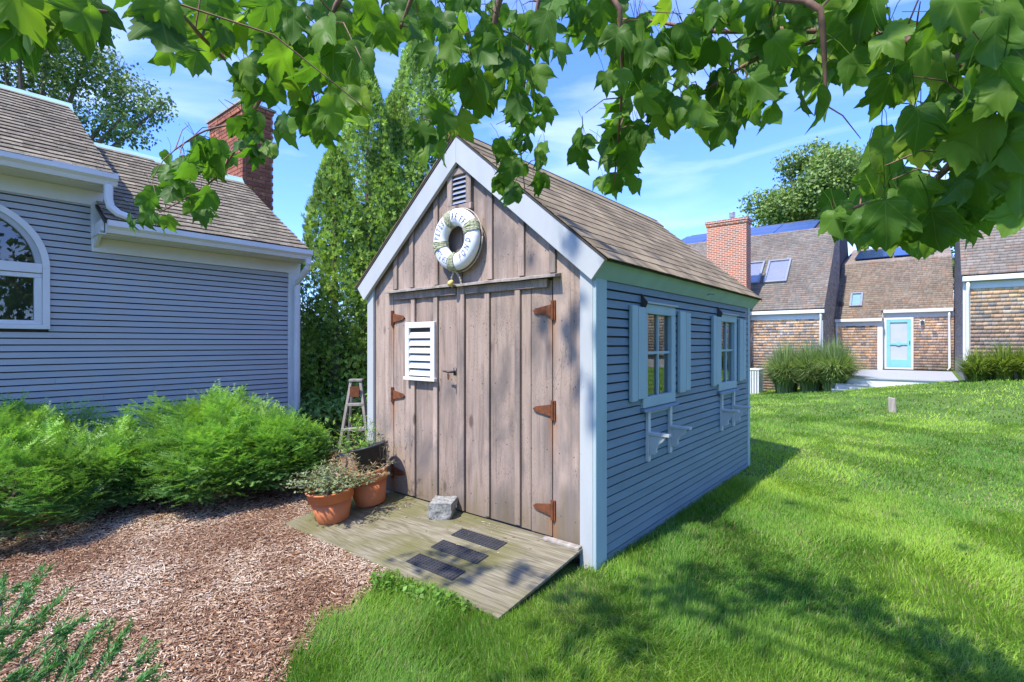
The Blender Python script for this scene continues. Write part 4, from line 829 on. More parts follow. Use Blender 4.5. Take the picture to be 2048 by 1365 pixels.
dr = MB().box(DX0+.02, DX1-.02, WY+.004, WY+.012, .55, 2.43).build('screen_door', M['screen'], far, label='turquoise screen door')
for q in ((DX0, DX0+.12, .53, 2.44), (DX1-.12, DX1, .53, 2.44), (DX0+.12, DX1-.12, 2.32, 2.44), (DX0+.12, DX1-.12, .53, .84), (DX0+.12, DX1-.12, 1.42, 1.51)): MB().box(q[0], q[1], WY-.035, WY+.0035, q[2], q[3]).build('door_frame', M['turquoise'], dr, bevel=.006)
xm = (DX0+DX1)/2; MB().prism([(xm+.10*math.cos(w), WY-.044, 1.465+.07*math.sin(w)) for w in np.linspace(0, 2*math.pi, 17)[:-1]], (0, .008, 0)).build('door_rosette', M['turquoise'], dr)
MB().box(DX1-.06, DX1-.035, WY-.075, WY-.036, 1.45, 1.58).build('door_handle', M['darkmetal'], dr)
lt = MB().box(1.40, 1.56, WY-.02, WY+.004, 2.18, 2.40).build('wall_lantern', M['white'], far)
MB().prism([(1.43, WY-.12, 2.22), (1.53, WY-.12, 2.22), (1.545, WY-.12, 2.34), (1.48, WY-.12, 2.39), (1.415, WY-.12, 2.34)], (0, .09, 0)).build('lantern_body', M['darkmetal'], lt)
# right wing
RX, RY = 2.43, 16.24
MB().box(RX+.02, 11, RY+.02, 24, .9, 3.3).build('wall', M['underlay'], far); MB().box(RX+.01, 11, RY+.04, 24, -.3, 1.0).build('foundation', M['concrete'], far)
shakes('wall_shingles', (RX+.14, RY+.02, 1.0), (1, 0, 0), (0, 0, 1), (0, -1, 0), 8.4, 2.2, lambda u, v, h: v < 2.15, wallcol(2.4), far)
MB().prism([(RX+.06, RY-.08, 3.40), (RX+.06, 20.4, 7.90), (RX+.06, 24.5, 3.4), (RX+.06, RY-.06, 3.30)], (8.5, 0, 0)).build('roof', M['underlay'], far)
rr = math.atan((7.92-3.27)/(20.4-RY+.25)); shakes('roof_shingles', (RX-.04, RY-.12, 3.38), (1, 0, 0), (0, math.cos(rr), math.sin(rr)), (0, -math.sin(rr), math.cos(rr)), 6.0, 5.6, lambda u, v, h: True, roofcol((.23, .20, .165)), far, .125, (.10, .2), .030)
MB().prism([(RX+.019, RY+.02, .95), (RX+.019, RY+.02, 3.3), (RX+.019, 20.4, 7.8), (RX+.019, 24, 3.6), (RX+.019, 24, .95)], (.015, 0, 0)).build('wall', M['underlay'], far)
shakes('side_wall_shingles', (RX+.018, 22.8, .95), (0, -1, 0), (0, 0, 1), (-1, 0, 0), 6.5, 6.8, lambda u, v, h: v+.95 < min(3.27+1.05*(22.8-u-RY+.1), 7.9-1.09*(2.4-u))-.05, sidecol, far)
MB().box(RX-.005, RX+.15, RY-.012, RY+.03, .98, 3.1).build('corner_board', M['white'], far); MB().box(RX-.02, 11, RY-.18, RY-.05, 3.20, 3.34).build('gutter', M['white'], far, bevel=.01); MB().box(RX, 11, RY-.03, RY+.005, 3.0, 3.195).build('frieze', M['white'], far)
smooth(MB().tube([(RX+.10, RY-.11, 3.21), (RX+.10, RY-.11, 3.05), (RX+.09, RY-.08, 2.9), (RX+.09, RY-.06, 1.0), (RX+.09, RY-.07, .8), (RX+.2, RY-.3, .42)], .045, 8)).build('downspout', M['white'], far)
# deck
dk = thing('grey_deck', 'low grey painted deck with white skirt below the turquoise door', 'deck', (1, 16.2, .1))
for i in range(24): y = 16.10+i*.262; MB().box(-.42, 2.42, y, min(y+.257, WYl-.01), .395, .43).build('deck_board', M['deckpaint'], dk)
MB().box(-.40, 2.40, 16.14, 22.4, .02, .39).build('deck_skirt', M['white'], dk); MB().box(-.62, .25, 15.82, 16.098, .20, .235).build('step', M['deckpaint'], dk); MB().box(-.60, .23, 15.86, 16.09, -.05, .199).build('step_riser', M['white'], dk)
MB().box(-.66, .12, 15.56, 15.80, .045, .08).build('step', M['deckpaint'], dk); MB().box(-.64, .10, 15.60, 15.79, -.1, .044).build('step_riser', M['white'], dk)
# air conditioner
ax0, ax1, ay0, ay1, az = -3.98, -3.28, 17.85, 18.5, float(zg(-3.6, 18))-.02
ac = thing('air_conditioner', 'white ribbed outdoor air conditioner unit beside the tall grass', 'air conditioner', (-3.6, 18.2, az))
MB().box(ax0, ax1, ay0, ay1, az, az+.92).build('casing', M['flash'], ac, bevel=.02)
for i in range(8): x = ax0+.02+i*.093; MB().box(x, x+.045, ay0-.025, ay0-.001, az+.03, az+.9).build('rib', M['acwhite'], ac)
for i in range(7): y = ay0+.03+i*.085; MB().box(ax1+.001, ax1+.02, y, y+.045, az+.03, az+.9).build('rib', M['acwhite'], ac)
MB().box(ax0-.03, ax1+.03, ay0-.03, ay1+.03, az+.921, az+.98).build('top_cover', M['acwhite'], ac, bevel=.015); MB().box(ax0-.028, ax1+.028, ay0-.028, ay1+.028, az-.02, az+.029).build('base_pan', M['acwhite'], ac)
# stake on the lawn
sp = loc(1785, 821, z=.13); szk = float(zg(sp[0], sp[1])); sk = MB().hexa([(sp[0]-.06, sp[1]-.05, szk-.05), (sp[0]+.07, sp[1]-.05, szk-.05), (sp[0]+.07, sp[1]+.05, szk-.05), (sp[0]-.06, sp[1]+.05, szk-.05), (sp[0]-.07, sp[1]-.05, szk+.30), (sp[0]+.05, sp[1]-.05, szk+.27), (sp[0]+.05, sp[1]+.05, szk+.27), (sp[0]-.07, sp[1]+.05, szk+.30)])
so = sk.build('wooden_stake', M['oldwood'], at=(sp[0], sp[1], szk), bevel=.008); so['label'] = 'short grey wooden stake standing alone in the lawn'; so['category'] = 'stake'

# ------------------------------------------------------------------ lawn blades, mulch chips
def blocked(x, y):                                         # where nothing grows
    b_ = (x > -SW-.03) & (x < .012) & (y > -.02) & (y < SD+.02)
    b_ |= (x > -2.37) & (x < -.07) & (y > -.875) & (y <= 0)
    b_ |= (y > 16.0) & (x > -.6) & (x < 2.6); b_ |= (y > 19.2) | ((x > 2.4) & (y > 15.6)); b_ |= (x < HX+.3) & (y < .9)
    return b_
def blades(n, r0, r1, h, w, seed):
    rg = np.random.default_rng(seed)
    az = rg.uniform(-1.02, 1.02, n*3); r = np.sqrt(rg.uniform(r0*r0, r1*r1, n*3)); X, Y = r*np.sin(az), r*np.cos(az)
    dx, dy = X-P0[0], Y-P0[1]; x, y = dx*CT-dy*ST, dx*ST+dy*CT
    k = ~blocked(x, y) & ~in_mulch(x+rg.normal(0, .05, len(x)), y) & ((x > -2.4) | (y > 6)); x, y = x[k][:n], y[k][:n]; N = len(x)
    a = 3.1*nz(x, y, .9)+2.2*nz(x, y, 2.3, 4.)+rg.normal(0, 1.1, N); lean = np.clip(.55+.4*nz(x, y, 1.7, 9.)+rg.normal(0, .35, N), .05, 1.5)
    hh = h*(1+.25*nz(x, y, 1.4, 3.))*rg.uniform(.6, 1.25, N)
    t = rows(np.cos(a)*lean, np.sin(a)*lean, np.ones(N)); nn = rows(-np.cos(a), -np.sin(a), lean)+rg.normal(0, .35, (N, 3))
    Mx = frames(t, nn)*np.stack([w*rg.uniform(.7, 1.3, N), hh, hh], -1)[:, None, :]
    tv = [(-.5, 0, 0), (.5, 0, 0), (-.42, .5, -.03), (.42, .5, -.03), (0, 1., -.22)]; tf = [(0, 1, 3), (0, 3, 2), (2, 3, 4)]
    p1 = (nz(x, y, .55, 2.)+.5*nz(x, y, 2.1, 7.)+rg.normal(0, .35, N)); q = np.clip(.5+.75*p1, 0, 1)[:, None]
    col = np.array((.115, .27, .033))*(1-q)+np.array((.325, .50, .060))*q; dry = rg.random(N) < .06+.22*np.clip(nz(x, y, 1.1, 5.)-.25, 0, 1)+.25*np.clip(nz(x, y, 3.1, 8.)-.55, 0, 1)
    col[dry] = np.array((.38, .34, .15))*rg.uniform(.7, 1.1, (dry.sum(), 1)); col *= rg.uniform(.75, 1.2, (N, 1))
    return tv, tf, Mx, rows(x, y, zg(x, y)-.002), col
for nm_, args in (('lawn_grass', (120000, 1.7, 3.2, .056, .0026, 1)), ('lawn_grass', (105000, 3.2, 6.2, .052, .004, 2)), ('lawn_grass', (75000, 6.2, 12., .05, .008, 3)), ('lawn_grass', (55000, 12., 23., .055, .017, 4))):
    tv, tf, Mx, T, col = blades(*args); o = inst(nm_, tv, tf, Mx, T, M['grassm'], col=col, kind='stuff'); o['label'] = 'short mown green lawn grass'; o['category'] = 'grass'
def chips(n):
    rg = np.random.default_rng(11); az = rg.uniform(-1.05, .15, n*2); r = np.sqrt(rg.uniform(1.6**2, 6.6**2, n*2))
    k0 = rg.random(n*2) < np.clip(3.2/r, 0, 1); X, Y = (r*np.sin(az))[k0], (r*np.cos(az))[k0]; dx, dy = X-P0[0], Y-P0[1]; x, y = dx*CT-dy*ST, dx*ST+dy*CT
    k = in_mulch(x+rg.normal(0, .03, len(x)), y) & ~((x > -2.37) & (x < -.07) & (y > -.88) & (y < 0)) & ~((x > -2.46) & (y > -.02)) & (x > HX); x, y = x[k], y[k]; N = len(x)
    a = rg.uniform(0, 6.283, N); t = rows(np.cos(a), np.sin(a), rg.normal(0, .22, N)); nn = rows(rg.normal(0, .35, N), rg.normal(0, .35, N), np.ones(N))
    Mx = frames(t, nn)*np.stack([rg.uniform(.0026, .0066, N), rg.uniform(.009, .034, N)*rg.choice([1, 1, 1, 1.5], N), rg.uniform(.0012, .0035, N)], -1)[:, None, :]
    tv = [(-.5, -.5, 0), (.5, -.42, 0), (.4, .5, 0), (-.45, .42, 0), (-.5, -.5, 1), (.5, -.42, 1), (.4, .5, 1), (-.45, .42, 1)]
    tf = [(4, 5, 6), (4, 6, 7), (1, 2, 6), (1, 6, 5), (3, 0, 4), (3, 4, 7)]
    pal = np.array([(.50, .41, .335), (.44, .335, .255), (.37, .255, .18), (.31, .19, .125), (.19, .11, .07), (.57, .50, .44)])
    q = np.clip(.42+.38*nz(x, y, 1.3)+.25*nz(x, y, 3.3, 2.)+rg.normal(0, .3, N), 0, .999); idx = np.array([4, 3, 2, 3, 1, 2, 1, 0, 0, 5])[(q*10).astype(int)]
    return tv, tf, Mx, rows(x, y, .006+rg.uniform(0, .014, N)), pal[idx]*np.array((1.10, 1.01, .85))*rg.uniform(.75, 1.2, (N, 1))
tv, tf, Mx, T, col = chips(100000); o = inst('wood_chips', tv, tf, Mx, T, M['chipm'], col=col, kind='stuff'); o['label'] = 'loose tan and brown wood chip mulch'; o['category'] = 'mulch'
# low weeds along the front edge of the ramp
def weeds():
    rg = np.random.default_rng(5); n = 420; u = rg.uniform(0, 1, n)**1.3; px = 745+u*200; py = 1165+u*48+rg.normal(0, 9, n); P = np.array([loc(a, b_, z=.02) for a, b_ in zip(px, py)])
    P[:, 2] = rg.uniform(.01, .06, n); P = P[P[:, 1] < -.885]; n = len(P); t = rdir(n)+np.array([0, 0, .5]); nn = rdir(n)*.5+np.array([0, 0, 1.])
    tv = [(0, 0, 0), (-.011, .014, 0), (.011, .014, 0), (0, .032, -.004)]; col = np.array((.12, .24, .03))*rg.uniform(.7, 1.4, (n, 1))
    o = inst('clover_weeds', tv, [(0, 2, 1), (1, 2, 3)], frames(t, nn)*rg.uniform(.7, 1.3, n)[:, None, None], P, M['treeleaf'], col=col, kind='stuff'); o['label'] = 'small bright weeds along the ramp front edge'; o['category'] = 'weeds'
weeds()

# ------------------------------------------------------------------ yews
def yew_frond(nside=5, L_=.24):
    V = []; Fs = []
    def needles(p, d, ln, n):
        d = np.array(d)/np.linalg.norm(d); up_ = np.array((0, 0, 1.)); sd_ = np.cross(d, up_); sd_ /= np.linalg.norm(sd_)
        k = len(V); w = .0014; V.extend([p-sd_*w, p+sd_*w, p+d*ln]); Fs.append((k, k+1, k+2))
        for i in range(n):
            q = p+d*ln*(i+.5)/n
            for s in (-1, 1):
                nl_ = .026*(1-.35*i/n)*random.uniform(.8, 1.15); tip = q+(sd_*s*.85+d*.55+up_*random.uniform(-.05, .3))*nl_; k = len(V)
                V.extend([q-d*.0048, q+d*.0048, tip]); Fs.append((k, k+1, k+2) if s > 0 else (k+1, k, k+2))
    needles(np.zeros(3), (0, 1, 0), L_, 13)
    for i in range(nside):
        b_ = np.array((0, L_*(.12+.68*i/nside), 0)); s = 1 if i % 2 else -1; needles(b_, (s*.75, .75, random.uniform(-.15, .2)), L_*(.5-.3*i/nside), 6)
    return np.array(V), np.array(Fs)
YF = [yew_frond(), yew_frond(6), yew_frond(4, .28)]
def yew(name, lab, mounds, n, at, seed, cols=((.105, .25, .075), (.31, .52, .095)), size=(.75, 1.25)):
    rg = np.random.default_rng(seed); t = thing(name, lab, 'shrub', at, None); per = n//len(YF)
    st_ = MB()
    for (cx_, cy_, rx, ry, h) in mounds:
        for i in range(16):
            a = random.uniform(0, 6.28); e = random.uniform(.5, .85); pts = [(cx_+random.uniform(-.1, .1), cy_+random.uniform(-.1, .1), 0)]
            for u in (.35, .7, 1.): pts.append((cx_+rx*e*u*math.cos(a)+random.uniform(-.05, .05), cy_+ry*e*u*math.sin(a)+random.uniform(-.05, .05), .06+h*.6*u*random.uniform(.35, 1.)))
            st_.tube(pts, [.022, .016, .010, .005], 5, False)
    st_.build('stems', M['twig'], t)
    for q, (tv, tf) in enumerate(YF):
        P = []; D = []; Cc = []
        for (cx_, cy_, rx, ry, h) in mounds:
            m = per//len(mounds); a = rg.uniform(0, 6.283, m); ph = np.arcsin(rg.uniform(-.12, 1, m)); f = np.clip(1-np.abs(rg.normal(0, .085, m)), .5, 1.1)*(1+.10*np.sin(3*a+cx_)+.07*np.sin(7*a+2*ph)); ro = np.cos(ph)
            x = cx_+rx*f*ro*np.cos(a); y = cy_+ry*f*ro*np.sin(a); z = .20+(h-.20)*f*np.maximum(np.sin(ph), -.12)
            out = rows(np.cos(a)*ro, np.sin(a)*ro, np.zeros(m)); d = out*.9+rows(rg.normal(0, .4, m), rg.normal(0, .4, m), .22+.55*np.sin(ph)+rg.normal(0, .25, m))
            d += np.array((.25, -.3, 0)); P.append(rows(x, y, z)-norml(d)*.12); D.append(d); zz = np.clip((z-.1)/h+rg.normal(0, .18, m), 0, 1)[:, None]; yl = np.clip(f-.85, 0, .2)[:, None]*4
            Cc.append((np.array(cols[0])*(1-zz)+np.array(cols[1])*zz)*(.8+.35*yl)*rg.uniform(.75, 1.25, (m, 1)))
        P, D, Cc = map(np.concatenate, (P, D, Cc)); nn = rdir(len(P))*.45+np.array([0, 0, 1.])
        kp = P[:, 0] > HX+.05; P, D, Cc, nn = P[kp], D[kp], Cc[kp], nn[kp]
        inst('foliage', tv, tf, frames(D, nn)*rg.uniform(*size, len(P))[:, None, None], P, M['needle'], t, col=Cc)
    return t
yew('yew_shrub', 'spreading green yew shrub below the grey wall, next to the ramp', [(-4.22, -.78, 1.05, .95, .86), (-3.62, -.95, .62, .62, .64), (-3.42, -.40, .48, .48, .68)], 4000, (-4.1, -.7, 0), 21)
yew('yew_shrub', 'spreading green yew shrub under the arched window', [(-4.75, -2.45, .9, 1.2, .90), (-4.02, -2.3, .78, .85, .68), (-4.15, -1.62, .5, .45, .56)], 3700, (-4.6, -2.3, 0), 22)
# nearer yew whose long shoots reach into the picture
ny = WL(-2.35, 1.05); ny_t = thing('yew_shrub', 'yew shrub on the near mulch with long single shoots', 'shrub', (ny[0], ny[1], 0)); stm = MB(); Pn = []; Dn = []
shoots = [((20, 1250), (85, 1135), 1.75), ((-10, 1300), (70, 1180), 1.7), ((0, 1340), (140, 1178), 1.72), ((-20, 1365), (115, 1205), 1.66), ((60, 1360), (172, 1228), 1.7), ((40, 1330), (165, 1240), 1.62), ((110, 1365), (200, 1252), 1.68), ((130, 1380), (190, 1262), 1.62), ((160, 1390), (262, 1256), 1.7), ((190, 1365), (240, 1290), 1.66), ((200, 1400), (318, 1296), 1.7), ((250, 1395), (310, 1343), 1.66), ((-30, 1280), (55, 1262), 1.55), ((-30, 1330), (35, 1310), 1.5), ((90, 1370), (130, 1290), 1.6), ((-40, 1220), (60, 1168), 1.8), ((30, 1400), (120, 1330), 1.5), ((-20, 1390), (60, 1345), 1.45), ((120, 1400), (150, 1310), 1.55), ((0, 1250), (5, 1160), 1.8)]
for (a, b_, d) in shoots:
    p, q = Vector(loc(*a, d=d*.93)), Vector(loc(*b_, d=d*1.05)); pts = [p.lerp(q, u)+Vector((0, 0, .02*math.sin(math.pi*u))) for u in np.linspace(0, 1, 6)]; stm.tube([tuple(v) for v in [Vector((ny[0]+random.uniform(-.1, .1), ny[1]+random.uniform(-.1, .1), .05)), p*.5+Vector((ny[0], ny[1], .25))*.5]+pts], [.008, .006, .004, .0035, .003, .003, .002, .0015], 5, False)
    ln = (q-p).length; n = int(ln/.0016); dv = np.array((q-p).normalized())
    u = rng.uniform(0, 1, n); sdv = norml(np.cross(dv, rdir(n))); Pn.append(np.array(p)+u[:, None]*np.array(q-p)+np.array((0, 0, .02))*np.sin(np.pi*u)[:, None]); Dn.append(dv*.75+sdv*.8*np.array((1, 1, .6)))
    for k in range(4):
        u0 = random.uniform(.1, .7); o_ = p.lerp(q, u0); sv = Vector((random.uniform(-.5, .5), random.uniform(-.5, .5), random.uniform(-.2, .4)))+(q-p).normalized(); sl_ = random.uniform(.04, .11); m_ = int(sl_/.0018); uu = rng.uniform(0, 1, m_); sv.normalize(); sva = np.array(sv)
        Pn.append(np.array(o_)+uu[:, None]*sva*sl_); Dn.append(sva*.75+norml(np.cross(sva, rdir(m_)))*.8)
stm.build('stems', M['twig'], ny_t); Pn, Dn = np.concatenate(Pn), np.concatenate(Dn); nN = len(Pn)
inst('foliage', [(-.0017, 0, 0), (.0017, 0, 0), (.0014, .6, 0), (-.0014, .6, 0), (0, 1., 0)], [(0, 1, 2), (0, 2, 3), (3, 2, 4)], frames(Dn, rdir(nN)+np.array((0, 0, .6)))*np.stack([np.ones(nN), rng.uniform(.016, .026, nN), np.ones(nN)], -1)[:, None, :], Pn, M['needle'], ny_t, col=np.array((.10, .25, .06))*rng.uniform(.6, 1.4, (nN, 1)))

# ------------------------------------------------------------------ arborvitae, shrubs and trees
def spray3():
    V = [np.zeros(3)]; Fs = []
    for a, l_ in ((-.7, .75), (0, 1.), (.7, .75)):
        d = np.array((math.sin(a), math.cos(a), 0)); s = np.array((math.cos(a), -math.sin(a), 0)); k = len(V); V.extend([d*l_*.5-s*.13, d*l_*.5+s*.13, d*l_+np.array((0, 0, -.12))]); Fs.extend([(0, k+1, k), (k, k+1, k+2)])
    return np.array(V), np.array(Fs)
def spray():
    V = [np.zeros(3)]; Fs = []
    for i, (a, l_) in enumerate(((-.9, .6), (-.45, .85), (0, 1.), (.45, .85), (.9, .6))):
        d = np.array((math.sin(a), math.cos(a), 0)); s = np.array((math.cos(a), -math.sin(a), 0)); k = len(V); V.extend([d*l_*.55-s*.09, d*l_*.55+s*.09, d*l_+np.array((0, 0, -.12))]); Fs.extend([(0, k+1, k), (k, k+1, k+2)])
    return np.array(V), np.array(Fs)
SPV, SPF = spray3()
def conifer(lab, at, R0, H, n, seed, tilt=0., c0=(.08, .165, .03), c1=(.40, .57, .10), group='columnar evergreens behind the shed'):
    rg = np.random.default_rng(seed); t = thing('arborvitae_tree', lab, 'tree', at, group)
    MB().tube([(at[0], at[1], at[2]), (at[0]+.03, at[1], at[2]+H*.5), (at[0], at[1], at[2]+H*.93)], [.10, .06, .012], 8).build('trunk', M['bark'], t)
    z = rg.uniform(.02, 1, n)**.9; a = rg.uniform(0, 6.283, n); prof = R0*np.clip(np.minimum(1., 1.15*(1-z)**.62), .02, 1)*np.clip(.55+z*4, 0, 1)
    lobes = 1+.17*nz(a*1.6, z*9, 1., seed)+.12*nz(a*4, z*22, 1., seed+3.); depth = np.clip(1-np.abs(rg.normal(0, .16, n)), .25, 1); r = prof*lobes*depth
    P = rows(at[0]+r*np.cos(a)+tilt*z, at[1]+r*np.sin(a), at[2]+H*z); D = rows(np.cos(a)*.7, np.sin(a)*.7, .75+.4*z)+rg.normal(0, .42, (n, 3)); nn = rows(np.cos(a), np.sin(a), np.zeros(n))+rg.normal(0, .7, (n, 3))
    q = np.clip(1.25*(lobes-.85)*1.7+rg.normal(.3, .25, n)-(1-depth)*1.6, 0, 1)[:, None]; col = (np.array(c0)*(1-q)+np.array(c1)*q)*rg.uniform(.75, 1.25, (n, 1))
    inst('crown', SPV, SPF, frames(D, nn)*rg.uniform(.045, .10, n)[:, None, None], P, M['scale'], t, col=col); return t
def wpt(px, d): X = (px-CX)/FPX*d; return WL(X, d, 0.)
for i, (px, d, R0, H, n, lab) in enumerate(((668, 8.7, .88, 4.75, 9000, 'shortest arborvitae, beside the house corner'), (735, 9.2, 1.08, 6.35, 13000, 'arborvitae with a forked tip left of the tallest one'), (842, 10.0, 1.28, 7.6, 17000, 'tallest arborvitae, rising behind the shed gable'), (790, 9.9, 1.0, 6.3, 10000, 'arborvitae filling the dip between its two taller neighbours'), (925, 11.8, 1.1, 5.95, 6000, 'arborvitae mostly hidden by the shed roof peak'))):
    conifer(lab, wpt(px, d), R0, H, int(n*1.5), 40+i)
conifer_t = None
def broad(name, lab, at, clumps, n, size, cols, seed, trunk=True, group=None, cat='tree', mat='treeleaf', sil=.0, leafshape=None):
    """crown of many leaf faces gathered in clumps; clumps: (x,y,z,r) in L"""
    rg = np.random.default_rng(seed); t = thing(name, lab, cat, at, group); cl = np.array(clumps, float)
    if trunk:
        tm = MB(); top = cl[:, :3].mean(0); h = top[2]-at[2]; r0 = .035*h+.03; fork = Vector((at[0], at[1], at[2]+h*.45))
        tm.tube([(at[0], at[1], at[2]), (at[0]+.05*h*.2, at[1], at[2]+h*.25), tuple(fork)], [r0*1.2, r0*.9, r0*.75], 9)
        for c_ in cl[::2]: e = Vector(c_[:3]); mid = fork.lerp(e, .5)+Vector((0, 0, .04*h)); tm.tube([tuple(fork), tuple(mid), tuple(e)], [r0*.45, r0*.25, r0*.06], 5, False)
        tm.build('trunk', M['bark'], t)
    k = rg.choice(len(cl), n, p=cl[:, 3]**2/np.sum(cl[:, 3]**2)); v = rdir(n); rr = cl[k, 3]*np.clip(rg.normal(.86, .2, n), .1, 1.25); lump = 1+.18*nz(v[:, 0]*3+k, v[:, 1]*3+v[:, 2]*2, 1.)
    P = cl[k, :3]+v*(rr*lump)[:, None]*np.array((1, 1, .8)); nn = v*.5+rdir(n)*.7+np.array((0, 0, .5)); tt = rdir(n)+np.array((0, 0, -.4))
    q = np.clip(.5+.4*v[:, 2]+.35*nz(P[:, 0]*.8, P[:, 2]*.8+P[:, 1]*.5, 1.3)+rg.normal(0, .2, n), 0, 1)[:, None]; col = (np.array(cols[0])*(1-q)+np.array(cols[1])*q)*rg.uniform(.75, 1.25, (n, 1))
    tv = [(0, 0, 0), (-.36, .45, .04), (.36, .45, .04), (0, 1, -.05)]
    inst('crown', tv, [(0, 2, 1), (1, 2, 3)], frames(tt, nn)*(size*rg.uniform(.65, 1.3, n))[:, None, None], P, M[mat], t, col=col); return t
def clumpset(c_, R_, n, r, seed, flat=.75):
    rg = np.random.default_rng(seed); v = rdir(n)*0+norml(rg.normal(size=(n, 3))); f = rg.uniform(.35, 1., n)**.6; return [(c_[0]+v[i, 0]*R_*f[i], c_[1]+v[i, 1]*R_*f[i], c_[2]+v[i, 2]*R_*flat*f[i], r*rg.uniform(.65, 1.25)) for i in range(n)]
def wl3(px, py, d): return loc(px, py, d=d)
# far trees
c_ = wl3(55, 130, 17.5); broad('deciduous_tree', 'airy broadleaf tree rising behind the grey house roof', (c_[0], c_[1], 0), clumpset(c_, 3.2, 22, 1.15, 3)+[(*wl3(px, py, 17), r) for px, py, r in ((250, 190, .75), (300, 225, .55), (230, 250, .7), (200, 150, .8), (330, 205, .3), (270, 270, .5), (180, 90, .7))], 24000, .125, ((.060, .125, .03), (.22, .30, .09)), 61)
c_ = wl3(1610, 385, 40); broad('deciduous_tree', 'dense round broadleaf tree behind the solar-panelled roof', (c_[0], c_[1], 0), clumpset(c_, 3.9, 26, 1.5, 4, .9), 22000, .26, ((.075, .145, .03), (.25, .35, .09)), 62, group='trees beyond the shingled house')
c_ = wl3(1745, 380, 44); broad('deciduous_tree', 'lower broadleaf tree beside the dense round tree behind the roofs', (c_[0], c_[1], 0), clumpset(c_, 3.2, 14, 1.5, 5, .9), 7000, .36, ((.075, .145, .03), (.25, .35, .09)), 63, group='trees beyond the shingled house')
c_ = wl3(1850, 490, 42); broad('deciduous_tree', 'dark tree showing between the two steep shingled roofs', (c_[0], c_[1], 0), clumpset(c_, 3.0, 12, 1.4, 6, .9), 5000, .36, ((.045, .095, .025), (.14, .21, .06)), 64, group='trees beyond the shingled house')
# dark shrubs and hedge between house and shed, trees behind the viewer (seen in the window glass)
SHR = [(645, 7.6, .75, .62, 'glossy-leaved shrub at the foot of the house corner', ((.06, .13, .03), (.20, .33, .07))), (715, 7.9, .8, .6, 'leafy shrub behind the old stepladder', ((.06, .13, .03), (.22, .36, .07))), (680, 9.6, 1.6, .95, 'dark overgrown shrub below the arborvitae', ((.025, .055, .014), (.075, .125, .03))), (610, 10.5, 2.2, 1.1, 'tall dark shrub filling the gap beside the downspout', ((.025, .055, .014), (.09, .15, .035))), (775, 10.8, 1.8, 1.1, 'dark shrub hidden behind the shed corner', ((.025, .055, .014), (.08, .13, .03)))]
for i, (px, d, h, r, lab, cols) in enumerate(SHR):
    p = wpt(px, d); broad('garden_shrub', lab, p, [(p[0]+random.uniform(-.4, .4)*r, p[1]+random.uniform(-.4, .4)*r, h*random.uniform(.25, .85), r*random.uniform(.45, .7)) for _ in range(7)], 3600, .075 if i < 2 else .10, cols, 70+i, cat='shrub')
for i, (X, Y, lab) in enumerate(((-9, -15, 'broad tree standing west of the overhanging maple'), (1, -17, 'broad tree standing south of the overhanging maple'), (13, -13, 'broad tree standing south east of the overhanging maple'), (21, 3, 'broad tree beyond the lawn at the east'), (19, -5, 'low tree beyond the lawn at the south east'))):
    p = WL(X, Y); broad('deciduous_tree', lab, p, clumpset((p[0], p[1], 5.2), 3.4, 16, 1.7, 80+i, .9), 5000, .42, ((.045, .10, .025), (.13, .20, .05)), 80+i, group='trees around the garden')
# ornamental grasses
def tuft(name, lab, at, n, h, spread, w, cols, seed, group=None, cat='grass'):
    rg = np.random.default_rng(seed); t = thing(name, lab, cat, at, group); a = rg.uniform(0, 6.283, n); L_ = h*rg.uniform(.55, 1.15, n); out = spread*rg.uniform(.05, 1, n)**.8; b0 = rg.uniform(0, .28*spread, n)
    V = []; sg = 5
    for k in range(sg+1):
        u = k/sg; rr = b0+out*(u**1.8); z = L_*(1.3*u-.85*u**2.4*(out/spread)); x = at[0]+rr*np.cos(a); y = at[1]+rr*np.sin(a); ww = w*(1-u**3)*.5+.0008; V.append(rows(x-np.sin(a)*ww, y+np.cos(a)*ww, at[2]+z)); V.append(rows(x+np.sin(a)*ww, y-np.cos(a)*ww, at[2]+z))
    V = np.stack(V, 1)-np.array(at); nv = 2*(sg+1); tf = []
    for k in range(sg): tf += [(2*k, 2*k+1, 2*k+3), (2*k, 2*k+3, 2*k+2)]
    Fc = (np.array(tf)[None]+np.arange(n)[:, None, None]*nv).reshape(-1, 3); me = bpy.data.meshes.new('blades'); V = V.reshape(-1, 3)
    me.vertices.add(len(V)); me.vertices.foreach_set('co', V.astype(np.float32).ravel()); me.loops.add(Fc.size); me.loops.foreach_set('vertex_index', Fc.astype(np.int32).ravel()); me.polygons.add(len(Fc)); me.polygons.foreach_set('loop_start', np.arange(0, Fc.size, 3, dtype=np.int32)); me.update(calc_edges=True)
    c_ = np.array(cols)[rg.integers(0, len(cols), n)]*rg.uniform(.7, 1.3, (n, 1)); ca = me.color_attributes.new('Col', 'FLOAT_COLOR', 'POINT'); c4 = np.ones((n, nv, 4), np.float32); c4[..., :3] = c_[:, None, :]; ca.data.foreach_set('color', c4.ravel())
    _link('blades', me, M['grassm'], t)
    return t
GC = [(.20, .30, .08), (.27, .36, .14), (.14, .22, .06), (.34, .40, .20)]
for i, (px, py, h, s, lab) in enumerate(((1572, 788, 1.45, .85, 'tall arching ornamental grass clump beside the air conditioner'), (1622, 787, 1.40, .8, 'tall ornamental grass clump between its two neighbours'), (1668, 783, 1.35, .8, 'tall ornamental grass clump next to the deck steps'))):
    y_ = 16.9-.35*i; p = loc(px, py, y=y_); p = (p[0], p[1], float(zg(p[0], p[1]))-.02); tuft('ornamental_grass', lab, p, 2600, h, s*1.35, .02, GC, 90+i, 'ornamental grasses by the shingled house')
